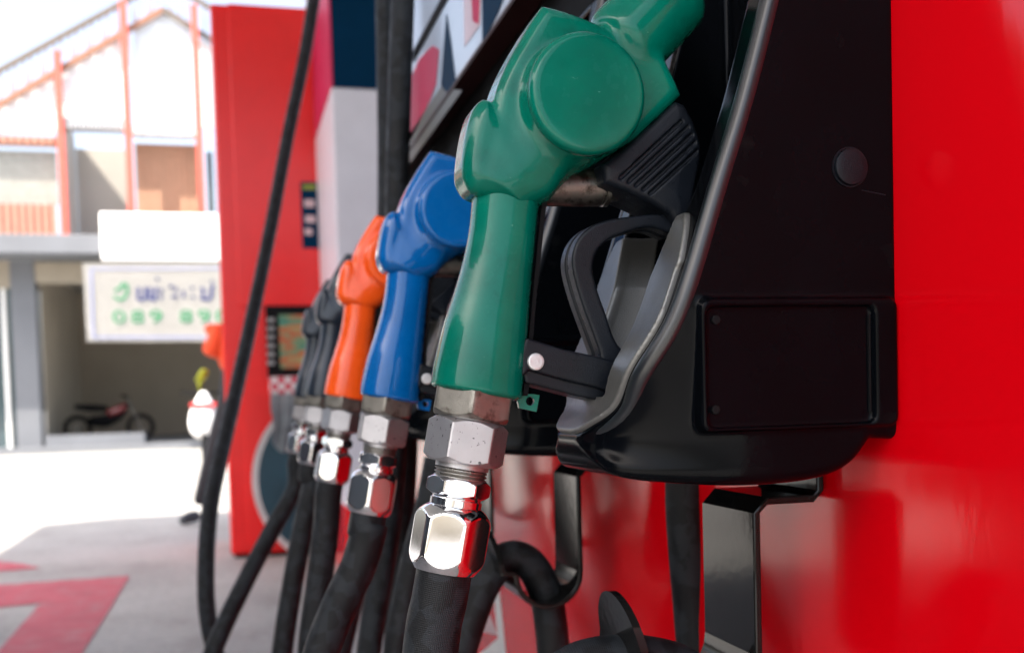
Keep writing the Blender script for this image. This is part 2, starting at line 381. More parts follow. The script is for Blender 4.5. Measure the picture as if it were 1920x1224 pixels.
# ---------------------------------------------------------------- fuel nozzle
def build_nozzle():
    root = empty('fuel_nozzle', N3(893, 735))
    f_, b_ = -.014, .012
    main = sm2([N2(*p) for p in [
        (1000, 36, f_), (1019, 9, f_), (1026, 9, f_), (1060, 18, f_), (1104, 34, f_), (1170, 62, f_), (1238, 96, f_), (1256, 122, f_), (1279, 172, f_), (1276, 182, f_), (1240, 216, f_), (1212, 243, f_),
        (1165, 280, 0), (1110, 305, 0), (1062, 312, 0), (1040, 332, 0), (1018, 368, 0), (985, 376, 0), (945, 372, 0), (905, 366, 0),
        (893, 340, 0), (897, 300, .004), (905, 262, .006), (903, 226, b_), (912, 186, b_), (932, 140, b_), (962, 88, b_)]], 5)
    # straight silhouettes at the corners come from doubled points above
    lobe = sm2([N2(*p) for p in [(900, 202, .004), (880, 212, .004), (868, 240, .004), (859, 285, .004), (855, 328, .004), (862, 352, .002), (884, 372, 0), (935, 378, 0), (975, 360, 0), (965, 300, 0), (930, 230, 0)]], 5)
    web = [N2(*p) for p in [(1030, 285), (1092, 305), (1040, 338), (1016, 372), (985, 370), (990, 300)]]
    dc = N3(1106, 172, -.034); dr = 115/FPX*((dc-CAM).dot(_F))
    sA = N2(1150, 104); sB = N2(1350, -104)
    nA = N2(1064, 215); nB = N2(948, 352)
    def f(X, Y, Z):
        x = X-XN
        d = rbox(polysdf(main, Y, Z), np.abs(x)-.0155, .006)
        # shallow hollow between the raised edge and the cap
        lb = rbox(polysdf(lobe, Y, Z), np.abs(x)-.0160, .0085)
        d = smin(d, lb, .003)
        wb = rbox(polysdf(web, Y, Z), np.abs(x)-.006, .002); d = smin(d, wb, .003)
        t, s, L = segfield(nA, nB, Y, Z)
        nk = np.sqrt(x*x+s*s)-(.0225-.0065*np.clip(t/L, 0, 1)); nk = np.maximum(nk, np.maximum(-t, t-L-.004))
        d = smin(d, nk, .009)
        t, s, L = segfield(sA, sB, Y, Z)
        cy = rbox(np.sqrt(x*x+s*s)-.0203, np.maximum(-t, t-L*.62), .009)
        d = smin(d, cy, .0035)
        rr = np.sqrt((Y-dc.y)**2+(Z-dc.z)**2)
        ds = rbox(rr-dr*.955, np.abs(x)-.0225, .004); d = smin(d, ds, .005)
        cap = rbox(rr-dr, np.abs(np.abs(x)-.029)-.005, .0035)
        dome = cap+np.where(rr < dr, .0006*np.cos(np.clip(rr/dr, 0, 1)*math.pi*.5), 0)
        return smin(d, dome, .0012)
    q = [N3(850, -20), N3(1345, 385)]
    lo = (XN-.038, min(p.y for p in q)-.004, min(p.z for p in q)-.004)
    hi = (XN+.038, max(p.y for p in q)+.004, max(p.z for p in q)+.004)
    body = netobj('body', f, lo, hi, .00085, M['green'], root, relax=2)
    # handgrip: lofted oval sections
    rows = [((893, 318), (1010, 334)), ((889, 350), (1011, 366)), ((886, 380), (1006, 396)), ((881, 430), (1001, 446)), ((869, 490), (995, 507)), ((851, 552), (989, 571)), ((833, 608), (985, 629)),
            ((821, 655), (981, 679)), ((814, 688), (977, 713)), ((811, 710), (975, 736)), ((811, 719), (974, 746)), ((815, 724), (970, 750))]
    L_ = catmull([N3(*r[0]) for r in rows], 6); R_ = catmull([N3(*r[1]) for r in rows], 6)
    bm = bmesh.new(); rings = []; S = 40
    for a, b in zip(L_, R_):
        c = (a+b)/2; h = (b-a)/2; ring = []
        for k in range(S):
            th = 2*math.pi*k/S; cx, sx = math.cos(th), math.sin(th); e = .86
            ring.append(bm.verts.new(c+h*math.copysign(abs(cx)**e, cx)+Vector((1, 0, 0))*(h.length*.93*math.copysign(abs(sx)**e, sx))))
        rings.append(ring)
    # turned-in lower rim
    for sc, dz in ((.93, -.0006), (.86, .0006), (.80, .004)):
        c = sum((v.co for v in rings[-1]), Vector())/S
        base = rings[len(L_)-1]; cb = sum((v.co for v in base), Vector())/S
        rings.append([bm.verts.new(cb+(v.co-cb)*sc+Vector((0, 0, dz))) for v in base])
    for i in range(len(rings)-1):
        for k in range(S):
            bm.faces.new((rings[i][k], rings[i][(k+1) % S], rings[i+1][(k+1) % S], rings[i+1][k]))
    bm.faces.new(rings[0]); bm.faces.new(rings[-1])
    grip = fin('grip', bm, M['green'], root, smooth=50)
    # small lug with an eye under the grip
    bm = bmesh.new()
    t0 = [N3(972, 738), N3(1012, 739), N3(1006, 772), N3(970, 764)]
    cx = (N3(994, 752)); hole = [cx+Vector((0, math.cos(a), math.sin(a)))*.0022 for a in [2*math.pi*k/12 for k in range(12)]]
    outer = []
    for k in range(12):
        a = 2*math.pi*k/12; dvec = Vector((0, math.cos(a), math.sin(a)))
        best = None
        for i in range(4):
            A, B = t0[i], t0[(i+1) % 4]; e = B-A
            den = dvec.y*e.z-dvec.z*e.y
            if abs(den) < 1e-12: continue
            tt = ((A.y-cx.y)*e.z-(A.z-cx.z)*e.y)/den; ss = ((A.y-cx.y)*dvec.z-(A.z-cx.z)*dvec.y)/den
            if tt > 0 and -1e-6 <= ss <= 1+1e-6: best = tt
        outer.append(cx+dvec*(best or .004))
    for k in range(12):
        k2 = (k+1) % 12
        ps = [hole[k], outer[k], outer[k2], hole[k2]]; prism(bm, ps, Vector((.0025, 0, 0)))
    fin('seal_lug', bm, M['green'], root, merge=True)
    # dark seal strip down the back of the grip
    bm = bmesh.new()
    pa = catmull([N3(*p) for p in [(1012, 372), (1008, 402), (1003, 450), (997, 510), (991, 575), (985, 640), (979, 700), (975, 742)]], 5)
    pb = catmull([N3(*p) for p in [(1022, 372), (1016, 402), (1011, 450), (1005, 510), (998, 575), (993, 640), (988, 700), (984, 742)]], 5)
    prism(bm, [p-Vector((.006, 0, 0)) for p in pa]+[p-Vector((.006, 0, 0)) for p in reversed(pb)], Vector((.012, 0, 0)), .0012)
    fin('seal_strip', bm, M['matteblack'], root, smooth=40)
    # steel spout stub
    bm = bmesh.new()
    A = N3(1000, 352, .004); B = N3(1200, 352, .004); L = (B-A).length
    lathe(bm, A, B, [(0, .0088), (.022, .0092), (.0335, .0092), (.0340, .0086), (.0348, .0086), (.0352, .0094), (.0375, .0094), (.0380, .0072), (.046, .0064), (.0465, .0048), (L, .0042)], 48)
    fin('spout_stub', bm, M['darksteel'], root, smooth=30)
    # ribbed guard cover
    pad = [N2(*p) for p in [(1131, 308, -.016), (1170, 278, -.016), (1213, 242, -.016), (1268, 190, -.016), (1284, 196, -.016), (1301, 226, -.016), (1315, 268, -.016), (1315, 300, -.016), (1300, 360, -.014), (1290, 404, -.012), (1281, 436, -.012), (1266, 426, -.012), (1250, 404, -.012), (1222, 384, -.013), (1178, 362, -.014), (1134, 342, -.016)]]
    padp = pad
    gr = [((1163, 334), (1276, 229)), ((1178, 341), (1288, 240)), ((1192, 348), (1296, 253)), ((1206, 356), (1302, 268)), ((1219, 363), (1306, 284))]
    gr = [(N2(a[0], a[1], -.016), N2(b[0], b[1], -.016)) for a, b in gr]
    def fp(X, Y, Z):
        x = X-XN
        d2 = polysdf(padp, Y, Z)
        d = rbox(d2, np.abs(x)-.0165-.0015*np.clip(-d2/.01, 0, 1), .0028)
        g = None
        for A, B in gr:
            t, s, L = segfield(A, B, Y, Z)
            e = np.sqrt(s*s+np.maximum(0, np.maximum(-t, t-L))**2)-.00085
            g = e if g is None else np.minimum(g, e)
        g = np.maximum(g, np.abs(np.abs(x)-.018)-.0022)
        return smax(d, -g, .0004)
    q = [N3(1125, 185, -.02), N3(1330, 445, -.02)]
    netobj('guard_cover', fp, (XN-.0195, q[1].y-.002, q[1].z-.002), (XN+.0195, q[0].y+.002, q[0].z+.002), .0006, M['blackplastic'], root, relax=1)
    # hand guard loop
    op = [(1262, 404), (1232, 400), (1192, 404), (1150, 410), (1112, 422), (1086, 446), (1074, 478), (1076, 512), (1090, 562), (1108, 612), (1124, 655), (1136, 684), (1200, 692), (1196, 668), (1168, 655), (1152, 632), (1138, 590), (1122, 545), (1113, 508), (1118, 476), (1138, 452), (1170, 438), (1206, 427), (1232, 428), (1252, 436), (1268, 438)]
    lp = [N2(a, b, -.010) for a, b in op]; lps = sm2(lp, 4)
    lp2 = polyshift = None
    def fl(X, Y, Z):
        x = X-XN; d2 = polysdf(lps, Y, Z)
        d = rbox(d2, np.abs(x)-.0098, .0014)
        d = smax(d, -np.maximum(np.abs(x)-.0016, -(d2+.0016)), .0006)      # groove round the outer face
        return d
    q = [N3(1060, 390, -.01), N3(1290, 705, -.01)]
    netobj('hand_guard', fl, (XN-.014, q[1].y-.002, q[1].z-.002), (XN+.014, q[0].y+.003, q[0].z+.002), .0006, M['blackplastic'], root, relax=1)
    # lower arm with its lip
    a1 = [N2(*p, -.012) for p in [(987, 633), (1060, 655), (1120, 668), (1178, 684), (1166, 742), (1120, 727), (1060, 713), (992, 694), (979, 706), (976, 668), (983, 640)]]
    a2 = [N2(*p, -.010) for p in [(979, 690), (1060, 708), (1120, 722), (1168, 736), (1152, 757), (1080, 742), (985, 717)]]
    def fa(X, Y, Z):
        x = X-XN
        d = rbox(polysdf(a1, Y, Z), np.abs(x)-.0125, .0012)
        e = rbox(polysdf(a2, Y, Z), np.abs(x)-.0100, .0012)
        return np.minimum(d, e)
    q = [N3(970, 625, -.012), N3(1185, 765, -.012)]
    arm = netobj('guard_arm', fa, (XN-.015, q[1].y-.002, q[1].z-.002), (XN+.015, q[0].y+.002, q[0].z+.002), .0006, M['blackplastic'], root, relax=1)
    bm = bmesh.new(); c = N3(1004, 678, -.0125)
    lathe(bm, c, c-Vector((.002, 0, 0)), [(-.001, .0041), (.0008, .0041), (.0013, .0038), (.0015, .0030)], 32)
    fin('rivet', bm, M['rivet'], arm, smooth=35)
    # couplings: everything along one axis that hangs from the grip
    A = N3(893, 716); B = N3(826, 1110); ax = (B-A).normalized()
    def at(py):     # metres along the axis for a photo row
        t = (py-716)/(1110-716); return (N3(893+(826-893)*t, py)-A).length
    bm = bmesh.new()
    rows = [(0, .0135), (at(726), .0135)] + hexrows(at(727), at(786), .0178, ch=.0026)
    lathe(bm, A, B, rows, 120, spin=math.radians(12))
    # weathered split line round the nut
    fin('swivel_nut', bm, M['nutsteel'], root, smooth=24)
    bm = bmesh.new(); lathe(bm, A, B, [(at(784), .0150), (at(788), .0150)] + hexrows(at(788), at(869), .0170, ch=.0024) + [(at(870), .0128), (at(878), .0128)], 120, spin=math.radians(35))
    fin('hex_adapter', bm, M['caststeel'], root, smooth=24)
    bm = bmesh.new(); rows = [(at(868), .0122)]; t = at(872); i = 0
    while t < at(900):
        rows += [(t, .0118), (t+.0006, .0127), (t+.0009, .0127), (t+.0015, .0116)]; t += .00175
    rows.append((at(902), .0118)); lathe(bm, A, B, rows, 56)
    fin('thread', bm, M['steel'], root, smooth=20)
    bm = bmesh.new()
    lathe(bm, A, B, [(at(895), .0118)] + hexrows(at(896), at(930), .0135, ch=.0020) + [(at(931), .0119), (at(934), .0116), (at(936), .0124), (at(950), .0124), (at(951), .0118), (at(952), .0118)], 120, spin=math.radians(40))
    fin('locking_nut', bm, M['chrome'], root, smooth=24)
    bm = bmesh.new()
    ap = .0164; R = ap/math.cos(math.pi/6)
    t0, t1 = at(948), at(1070); rows = [(t0, .0118)]
    for k in range(13):
        u = k/12; rows.append((t0+.0075*u, .0126+(R*.97-.0126)*math.sin(u*math.pi/2)**.85, ap))
    for k in range(13):
        u = k/12; rows.append((t1-.0085*(1-u), R*.97-(R*.97-.0146)*(1-math.cos(u*math.pi/2)), ap))
    rows.append((t1, .0138))
    lathe(bm, A, B, rows, 144, spin=math.radians(50))
    fin('hose_ferrule', bm, M['chrome'], root, smooth=24)
    return root, A, ax, at
root, AX0, AXD, at_ = build_nozzle()
NL = [('green', 'glossy green fuel nozzle, nearest of the row, hanging in the front holder'),
      ('blue', 'bright blue fuel nozzle hanging between the green and the orange ones'),
      ('orange', 'orange fuel nozzle hanging just beyond the blue one'),
      ('navy', 'dark navy fuel nozzle right behind the orange one'),
      ('navy', 'farthest dark navy fuel nozzle at the end of the row')]
nozzles = [root]
for k in range(1, 5): nozzles.append(copy_tree(root))
NOFF = [(0, 0, 0), (0, 0, -.001), (0, .002, .002), (0, .001, .004), (0, 0, .005)]
for k, (o, (c, lab)) in enumerate(zip(nozzles, NL)):
    o.location = root.location.copy() if k else o.location
    if k: o.location = Vector(nozzles[0].location)+Vector((STEP*k, 0, 0))+Vector(NOFF[k])
    tag(o, lab, 'fuel nozzle', 'fuel nozzles hanging in their holders')
    for ch in children(o):
        if ch.name.split('.')[0] in ('body', 'grip', 'seal_lug') and k: set_mat(ch, M[c])

# ---------------------------------------------------------------- the dispenser
WALL = onX(1672, 400, XN-.060).y                      # y of the red front
DX0, DX1 = .02, 1.84
disp = empty('fuel_dispenser', (1.0, WALL-.3, 0))
tag(disp, 'glossy red fuel dispenser with black nozzle holders filling the right side', 'fuel dispenser')
bm = bmesh.new(); box(bm, (DX0, WALL-.62, .10), (DX1, WALL, 2.35), .012); fin('cabinet', bm, M['red'], disp, smooth=40)
bm = bmesh.new(); box(bm, (DX0+.03, WALL-.6, .0), (DX1-.03, WALL-.03, .10)); fin('plinth', bm, M['matteblack'], disp)

def build_boot():
    xs = XN-.062
    W = .062
    r = empty('nozzle_holder', onX(1672, 800, XN))
    r.parent = disp; r.location = r.location-root_of(disp)
    wall = WALL
    pr = [onX(*p, xs) for p in [(1536, -470), (1508, -330), (1470, -160), (1434, 0), (1388, 180), (1342, 330), (1292, 500), (1258, 600), (1214, 690)]]
    front = [(p.y, p.z) for p in pr] + [N2(*p) for p in [(1150, 762, -.03), (1096, 800, -.015), (1068, 816, -.004), (1069, 834, -.004)]]
    under = [N2(*p) for p in [(1092, 862, -.012), (1140, 888, -.03)]] + [(p.y, p.z) for p in [onX(*q, xs) for q in [(1250, 908), (1400, 912), (1530, 900), (1600, 872), (1640, 822)]]]
    zt = onX(1600, -520, xs).z
    top = [(wall-.004, under[-1][1]-.001), (wall-.004, zt-.004), (wall+.012, zt), (front[0][0]-.008, zt-.004)]
    poly = front+under+top
    # smooth the front and underside only
    fs = [(p.x, p.y) for p in catmull([(a, b, 0) for a, b in front+under], 5)]
    poly = fs+top
    tip = N2(1066, 822, -.004)
    # opening: a channel open to the front
    cav = [(a+.05, b+.02) for a, b in front[:9]] + [N2(1090, 700, 0)] + [N2(*p) for p in [(1105, 792, 0), (1180, 775, 0), (1290, 640, 0), (1400, 500, 0), (1480, 300, 0)]] + [(wall+.03, N2(1500, 120)[1]), (wall+.03, zt-.02), (front[0][0], zt-.018), (front[0][0]+.05, zt-.018)]
    lab = [onX(*p, xs) for p in [(1308, 562), (1676, 555), (1677, 804), (1310, 803)]]
    laby = (lab[1].y, lab[0].y); labz = (onX(1500, 803, xs).z, onX(1500, 560, xs).z)
    rc0 = onX(1325, 574, xs-.003); rc1 = onX(1643, 792, xs-.003)
    zb = N2(1200, 425)[1]
    def wid(Y, Z):
        d = np.clip((np.sqrt((Y-tip[0])**2+(Z-tip[1])**2)+.0035)/.085, .02, 1)
        return W*np.sqrt(d*(2-d))
    def inner(X, Y, Z):
        w_ = wid(Y, Z)
        hw = w_-.0075-.014*np.clip(w_/W, 0, 1)**2-.0145*np.clip((zb+.012-Z)/.04, 0, 1)*np.clip(w_/W, 0, 1)**2
        D = .040+.25*np.clip((Z-zb)/.03, 0, 1)
        dep = np.clip(-polysdf(poly, Y, Z), 0, None)
        hw = hw*np.sqrt(np.clip(1-np.clip(dep/D, 0, .97)**2, 0, 1))
        return rbox(np.maximum(polysdf(cav, Y, Z), dep-D), np.abs(X-XN)-hw, .004)
    def f(X, Y, Z):
        d2 = polysdf(poly, Y, Z); w_ = wid(Y, Z)
        d = rbox(d2, np.abs(X-XN)-w_, .0065)
        # label block standing 3 mm proud of the near side
        by = np.abs(Y-(laby[0]+laby[1])/2)-(laby[1]-laby[0])/2; bz = np.abs(Z-(labz[0]+labz[1])/2)-(labz[1]-labz[0])/2
        blk2 = rbox(by, bz, .004)
        blk = rbox(blk2, np.abs(X-(xs+.02))-.0235, .0015)
        d = smin(d, blk, .0025)
        ry = np.abs(Y-(rc0.y+rc1.y)/2)-(rc0.y-rc1.y)/2; rz = np.abs(Z-(rc0.z+rc1.z)/2)-(rc0.z-rc1.z)/2
        rec = rbox(rbox(ry, rz, .004), np.abs(X-(xs-.0035))-.0034, .0005)
        d = smax(d, -rec, .0006)
        return smax(d, -inner(X, Y, Z), .003)
    lo = (xs-.006, wall-.006, min(p[1] for p in under)-.004); hi = (XN+W+.003, max(p[0] for p in front)+.004, zt+.004)
    netobj('shell', f, lo, hi, .00125, M['boot'], r, relax=1)
    # satin tube added along the front edges to carry a rim highlight
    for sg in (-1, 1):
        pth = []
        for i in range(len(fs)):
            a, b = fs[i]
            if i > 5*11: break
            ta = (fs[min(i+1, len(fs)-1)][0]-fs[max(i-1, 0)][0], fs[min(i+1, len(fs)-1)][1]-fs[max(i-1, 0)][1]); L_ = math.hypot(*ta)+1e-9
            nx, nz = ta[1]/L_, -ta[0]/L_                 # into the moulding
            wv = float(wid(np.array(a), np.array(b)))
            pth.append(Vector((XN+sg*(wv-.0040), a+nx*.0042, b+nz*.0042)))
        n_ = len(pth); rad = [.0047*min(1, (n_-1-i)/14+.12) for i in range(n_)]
        bm = bmesh.new(); tube(bm, pth, rad, 20); fin('highlight_bead', bm, M['edge'], r, smooth=60)
    # grey liner: lines the lower end of the channel and laps over its rim
    zb = N2(1200, 425)[1]; zl = N2(1100, 830)[1]
    pa = N2(1272, 436, -.05)
    lrim = [N2(1262, 436, -.045), N2(1062, 816, -.002)]
    def fl(X, Y, Z):
        di = inner(X, Y, Z)
        d2 = polysdf(poly, Y, Z); w_ = wid(Y, Z)
        do = rbox(d2, np.abs(X-XN)-w_, .0065)
        tt = np.clip((zb-Z)/(zb-zl), 0, 1)
        lapw = (.026-.016*np.clip((tt-.6)/.4, 0, 1))+.0006
        lap = np.maximum(np.maximum(np.abs(do-.0006)-.0020, di-lapw), np.abs(X-XN)-w_+.0205-.0125*np.sqrt(np.clip(tt*4.5, 0, 1)))          # strip on the rim face
        lap = np.maximum(lap, -di-.0022)
        wall_in = np.maximum(np.abs(di+.0012)-.0014, do-.0016)      # skin on the channel walls
        dep = -d2
        wall_in = np.maximum(wall_in, dep-.016-.05*np.clip((tt-.72)/.2, 0, 1))
        d = smin(lap, wall_in, .0015)
        d = smax(d, Z-zb, .002)
        return smax(d, -(Z-zl), .001)
    netobj('scuff_liner', fl, (XN-.066, N2(1420, 600)[0], zl-.003), (XN+.066, max(p[0] for p in front)+.006, zb+.004), .0009, M['pewter'], r, relax=1)
    # blanking cap of the fixing screw
    bm = bmesh.new(); c = onX(1593, 314, xs)
    R = 34/FPX*((c-CAM).dot(_F))
    lathe(bm, c, c-Vector((.01, 0, 0)), [(-.001, R*1.10), (.0006, R*1.10), (.0006, R*1.03), (-.0002, R*1.02), (-.0002, R), (.0012, R), (.0020, R*.97), (.0024, R*.85), (.0027, R*.5), (.0028, R*.1)], 48)
    fin('screw_cap', bm, M['blackplastic'], r, smooth=40)
    # label slot plate with its two screw holes
    for py in (600, 768):
        bm = bmesh.new(); c = onX(1341, py, xs-.0001); lathe(bm, c, c-Vector((.01, 0, 0)), [(-.001, .0020), (.0012, .0020), (.0014, .0014)], 16); fin('rivet_hole', bm, M['matteblack'], r)
    bm = bmesh.new(); a = onX(1626, 590, xs-.0003); b = onX(1632, 772, xs-.0003); box(bm, (a.x-.0012, a.y, a.z), (a.x+.001, b.y, b.z), .0003)
    fin('label_slot', bm, M['matteblack'], r)
    # moulding seams on the near side
    bm = bmesh.new()
    for q in ([(1616, 357), (1660, 366)],):
        pts = [onX(*p, xs-.0001) for p in q]; tube(bm, pts, .0003, 6)
    fin('moulding_seam', bm, M['blackplastic'], r)
    return r
boot = build_boot()
for k in range(1, 5):
    c = copy_tree(boot, disp); c.location = boot.location+Vector((STEP*k, 0, 0))

# steel hose hooks under the holders
def build_hook():
    q = .258
    a = onX(1417, 947, XN)   # near top corner of the strap
    xa, xb = .484, .545
    ya = onX(1419, 945, xa).y; za = onX(1419, 940, xa).z
    T = .0042
    y0 = WALL+.001
    # side profile (y,z) centre line of the strap: wall plate, arm, drop, outward curl
    tab = onX(1160, 1135, xa)
    low = onX(1419, 1323, xa).z; RC = .026
    ztab = onX(1160, 1132, xa).z
    prof = [(y0+T, za+.030), (y0+T, za+.004), (y0+T+.004, za), (ya-.006, za), (ya, za-.006), (ya, low+RC)]
    cy_, cz_ = ya+RC, low+RC
    for k in range(1, 13):
        an = math.pi*k/12; prof.append((cy_-RC*math.cos(an), cz_-RC*math.sin(an)))
    topy = ya+2*RC
    ztp = ztab-.030
    prof += [(topy+.003, (cz_+ztp)/2), (topy+.010, ztp)]
    bm = bmesh.new()
    P = [Vector((0, a_, b_)) for a_, b_ in prof]
    n = len(P); L = []; R = []
    for i in range(n):
        d = (P[min(i+1, n-1)]-P[max(0, i-1)]).normalized(); nn = Vector((0, -d.z, d.y)); L.append(P[i]+nn*T/2); R.append(P[i]-nn*T/2)
    outline = L+list(reversed(R))
    a_ = [bm.verts.new(Vector((xa, p.y, p.z))) for p in outline]; b_ = [bm.verts.new(Vector((xb, p.y, p.z))) for p in outline]
    m_ = len(outline)
    for i in range(n-1):
        for S in (a_, b_):
            f = (S[i], S[i+1], S[m_-2-i], S[m_-1-i]); bm.faces.new(f)
    for i in range(m_): bm.faces.new((a_[i], a_[(i+1) % m_], b_[(i+1) % m_], b_[i]))
    bmesh.ops.recalc_face_normals(bm, faces=bm.faces)
    es = [e for e in bm.edges if len(e.link_faces) == 2 and e.calc_face_angle() > 1.2]
    bmesh.ops.bevel(bm, geom=es, offset=.0011, segments=2, profile=.5, affect='EDGES')
    # rounded upright tab at the tip
    bmt = bmesh.new()
    c = Vector(((xa+xb)/2, topy+.010, ztp)); R_ = (xb-xa)/2
    pts = [Vector((xa, topy+.0105, ztp-.002))]+[Vector((c.x-R_*math.cos(t), c.y+.006*math.sin(t), c.z+R_*1.0*math.sin(t))) for t in [math.pi*k/20 for k in range(0, 21)]]+[Vector((xb, topy+.0105, ztp-.002))]
    prism(bm, [p+Vector((0, -T/2, 0)) for p in pts], Vector((0, T, 0)), .0012)
    bmt.free()
    return fin('hose_hook', bm, M['gloss'], disp, smooth=20)
hook = build_hook()
for k in range(1, 5):
    c = hook.copy(); col.objects.link(c); c.parent = disp; c.location = hook.location+Vector((STEP*k, 0, 0))

# every fitting was tightened to its own angle
for k, dg in ((1, 24), (2, 4), (3, 21), (4, 30)):
    p = AX0-Vector(nozzles[0].location)
    for ch in children(nozzles[k]):
        if ch.name.split('.')[0] in ('hose_ferrule', 'locking_nut', 'hex_adapter'):
            ch.matrix_local = Matrix.Translation(p) @ Matrix.Rotation(math.radians(dg), 4, AXD) @ Matrix.Translation(-p) @ ch.matrix_local
# wall trim above the holders and the inclined upper panel with its graphics
PY = WALL+.045                     # the upper panel stands proud of the red front
zedge = onY(960, 0, PY).z
bm = bmesh.new(); box(bm, (DX0, WALL, zedge-.10), (DX1-.06, WALL+.020, zedge-.002), .002); fin('dark_trim', bm, M['matteblack'], disp, smooth=40)
bm = bmesh.new(); box(bm, (DX0+.01, WALL-.001, zedge), (DX1-.12, PY, 2.30), .003); upper = fin('upper_panel', bm, M['panelwhite'], disp, smooth=40)
def dec(name, pts, m_, parent, lift, Y=PY, sm=0):
    bm = bmesh.new(); P = [onY(a, b, Y) for a, b in pts]
    P = [Vector((p.x, Y+.0002, p.z)) for p in P]
    prism(bm, P, Vector((0, lift, 0))); return fin(name, bm, m_, parent)
dec('seam_strip', [(776, 96), (838, -20), (851, -20), (776, 118)], M['matteblack'], upper, .0012)
dec('crimson_graphic', [(770, 150), (786, 112), (812, 86), (824, 94), (818, 160), (806, 190), (770, 268)], M['crimson'], upper, .0006)
dec('navy_graphic', [(838, 28), (846, 80), (856, 160), (842, 178), (828, 160), (833, 90)], M['navydecal'], upper, .0008)
dec('grey_graphic', [(762, 262), (828, 163), (843, 178), (852, 168), (868, 170), (770, 306)], M['greyfilm'], upper, .0006)
dec('pink_graphic', [(870, -30), (902, -30), (900, 48), (872, 88)], M['pinkfilm'], upper, .0006)
dec('red_graphic', [(885, -30), (902, -30), (899, 46), (888, 40)], M['crimson'], upper, .0010)
dec('blue_graphic', [(905, -40), (960, -40), (934, 26), (906, 82)], M['navydecal'], upper, .0008)
bm = bmesh.new(); box(bm, (DX0+.02, WALL+.021, zedge-.006), (DX1-.125, PY+.002, zedge-.001), .001); fin('lower_rail', bm, mat('dark_red_edging', (.03, .006, .006), .5, spec=.2), upper, smooth=40)
bm = bmesh.new(); box(bm, (XN-.05, WALL, N2(1400, 780)[1]), (DX1-.07, WALL+.004, zedge-.101)); fin('dark_backing', bm, M['matteblack'], disp)
# star logo on the red front low behind the hoses
lm = M['white']; Y2 = WALL
logo_pts = {
 'logo_stripe': [[(926, 1096), (936, 1094), (950, 1235), (938, 1235)]],
 'logo_ray': [[(888, 1236), (934, 1196), (940, 1236)]],
 'logo_pale_ray': [[(893, 1180), (908, 1120), (934, 1190)]]}
for nme, ps in logo_pts.items():
    for p_ in ps: dec(nme, p_, M['white'] if nme != 'logo_pale_ray' else M['pinkfilm'], disp, .0007, Y=Y2)

# ---------------------------------------------------------------- hoses
RH = .0133
def PP(px, py, X): return onX(px, py, X)
def hose(pts, label, r=RH, grp='black hoses of the near dispenser', n=10, pre=None):
    P = [PP(*p) for p in pts]
    if pre: P = pre+P
    bm = bmesh.new(); tube(bm, catmull(P, n), r, 28)
    o = fin('fuel_hose', bm, M['hose'], None, smooth=60)
    tag(o, label, 'hose', grp); return o
def start(k, t=1055):
    o = Vector(nozzles[k].location)-Vector(nozzles[0].location)
    a = AX0+AXD*at_(t)+o
    return [a, a+AXD*.018]
hose([(812, 1180, XN), (800, 1300, XN), (795, 1450, XN+.01), (850, 1620, XN+.02), (940, 1600, XN+.03), (985, 1440, XN+.04), (1010, 1345, XN+.035), (1058, 1268, XN+.03), (1125, 1240, XN+.028), (1212, 1238, XN+.028), (1290, 1264, XN+.028), (1358, 1340, XN+.028), (1400, 1480, XN+.028), (1410, 1750, XN+.03)],
     'thick hose under the green nozzle, looping back over the nearest hook', pre=start(0))
hose([(692, 990, XN+STEP-.002), (672, 1060, XN+STEP), (632, 1145, XN+STEP), (596, 1250, XN+STEP), (580, 1400, XN+STEP), (640, 1520, XN+STEP), (760, 1480, XN+STEP), (830, 1330, XN+STEP+.01), (868, 1200, XN+STEP+.02), (900, 1110, XN+STEP+.025), (930, 1062, XN+STEP+.028), (962, 1044, XN+STEP+.028), (996, 1060, XN+STEP+.028), (1022, 1110, XN+STEP+.028), (1034, 1180, XN+STEP+.028), (1042, 1300, XN+STEP+.03), (1050, 1500, XN+STEP+.03)],
     'hose under the blue nozzle, arching over the second hook', pre=start(1))
hose([(612, 985, XN+2*STEP), (600, 1080, XN+2*STEP), (582, 1230, XN+2*STEP), (585, 1380, XN+2*STEP), (640, 1440, XN+2*STEP), (680, 1340, XN+2*STEP), (694, 1200, XN+2*STEP+.03), (722, 1030, XN+2*STEP+.06), (734, 930, XN+2*STEP+.10), (742, 800, XN+2*STEP+.12), (746, 600, XN+2*STEP+.13), (744, 380, XN+2*STEP+.13), (750, 150, XN+2*STEP+.12), (757, -60, XN+2*STEP+.12), (762, -300, XN+2*STEP+.12), (770, -1500, XN+2*STEP+.12), (790, -5300, XN+2*STEP+.12)],
     'hose from the orange nozzle, rising as the thicker upright beside the white panel', pre=start(2))
hose([(586, 905, XN+3*STEP), (568, 990, XN+3*STEP), (546, 1110, XN+3*STEP), (528, 1240, XN+3*STEP), (530, 1360, XN+3*STEP), (570, 1400, XN+3*STEP), (612, 1320, XN+3*STEP+.02), (650, 1180, XN+3*STEP+.05), (690, 1000, XN+3*STEP+.1), (712, 820, XN+3*STEP+.1), (722, 600, XN+3*STEP+.1), (726, 300, XN+3*STEP+.1), (722, 0, XN+3*STEP+.1), (720, -250, XN+3*STEP+.1), (728, -1500, XN+3*STEP+.1), (742, -4500, XN+3*STEP+.1)],
     'hose of the nearer dark navy nozzle, rising in the left of the two uprights', pre=start(3))
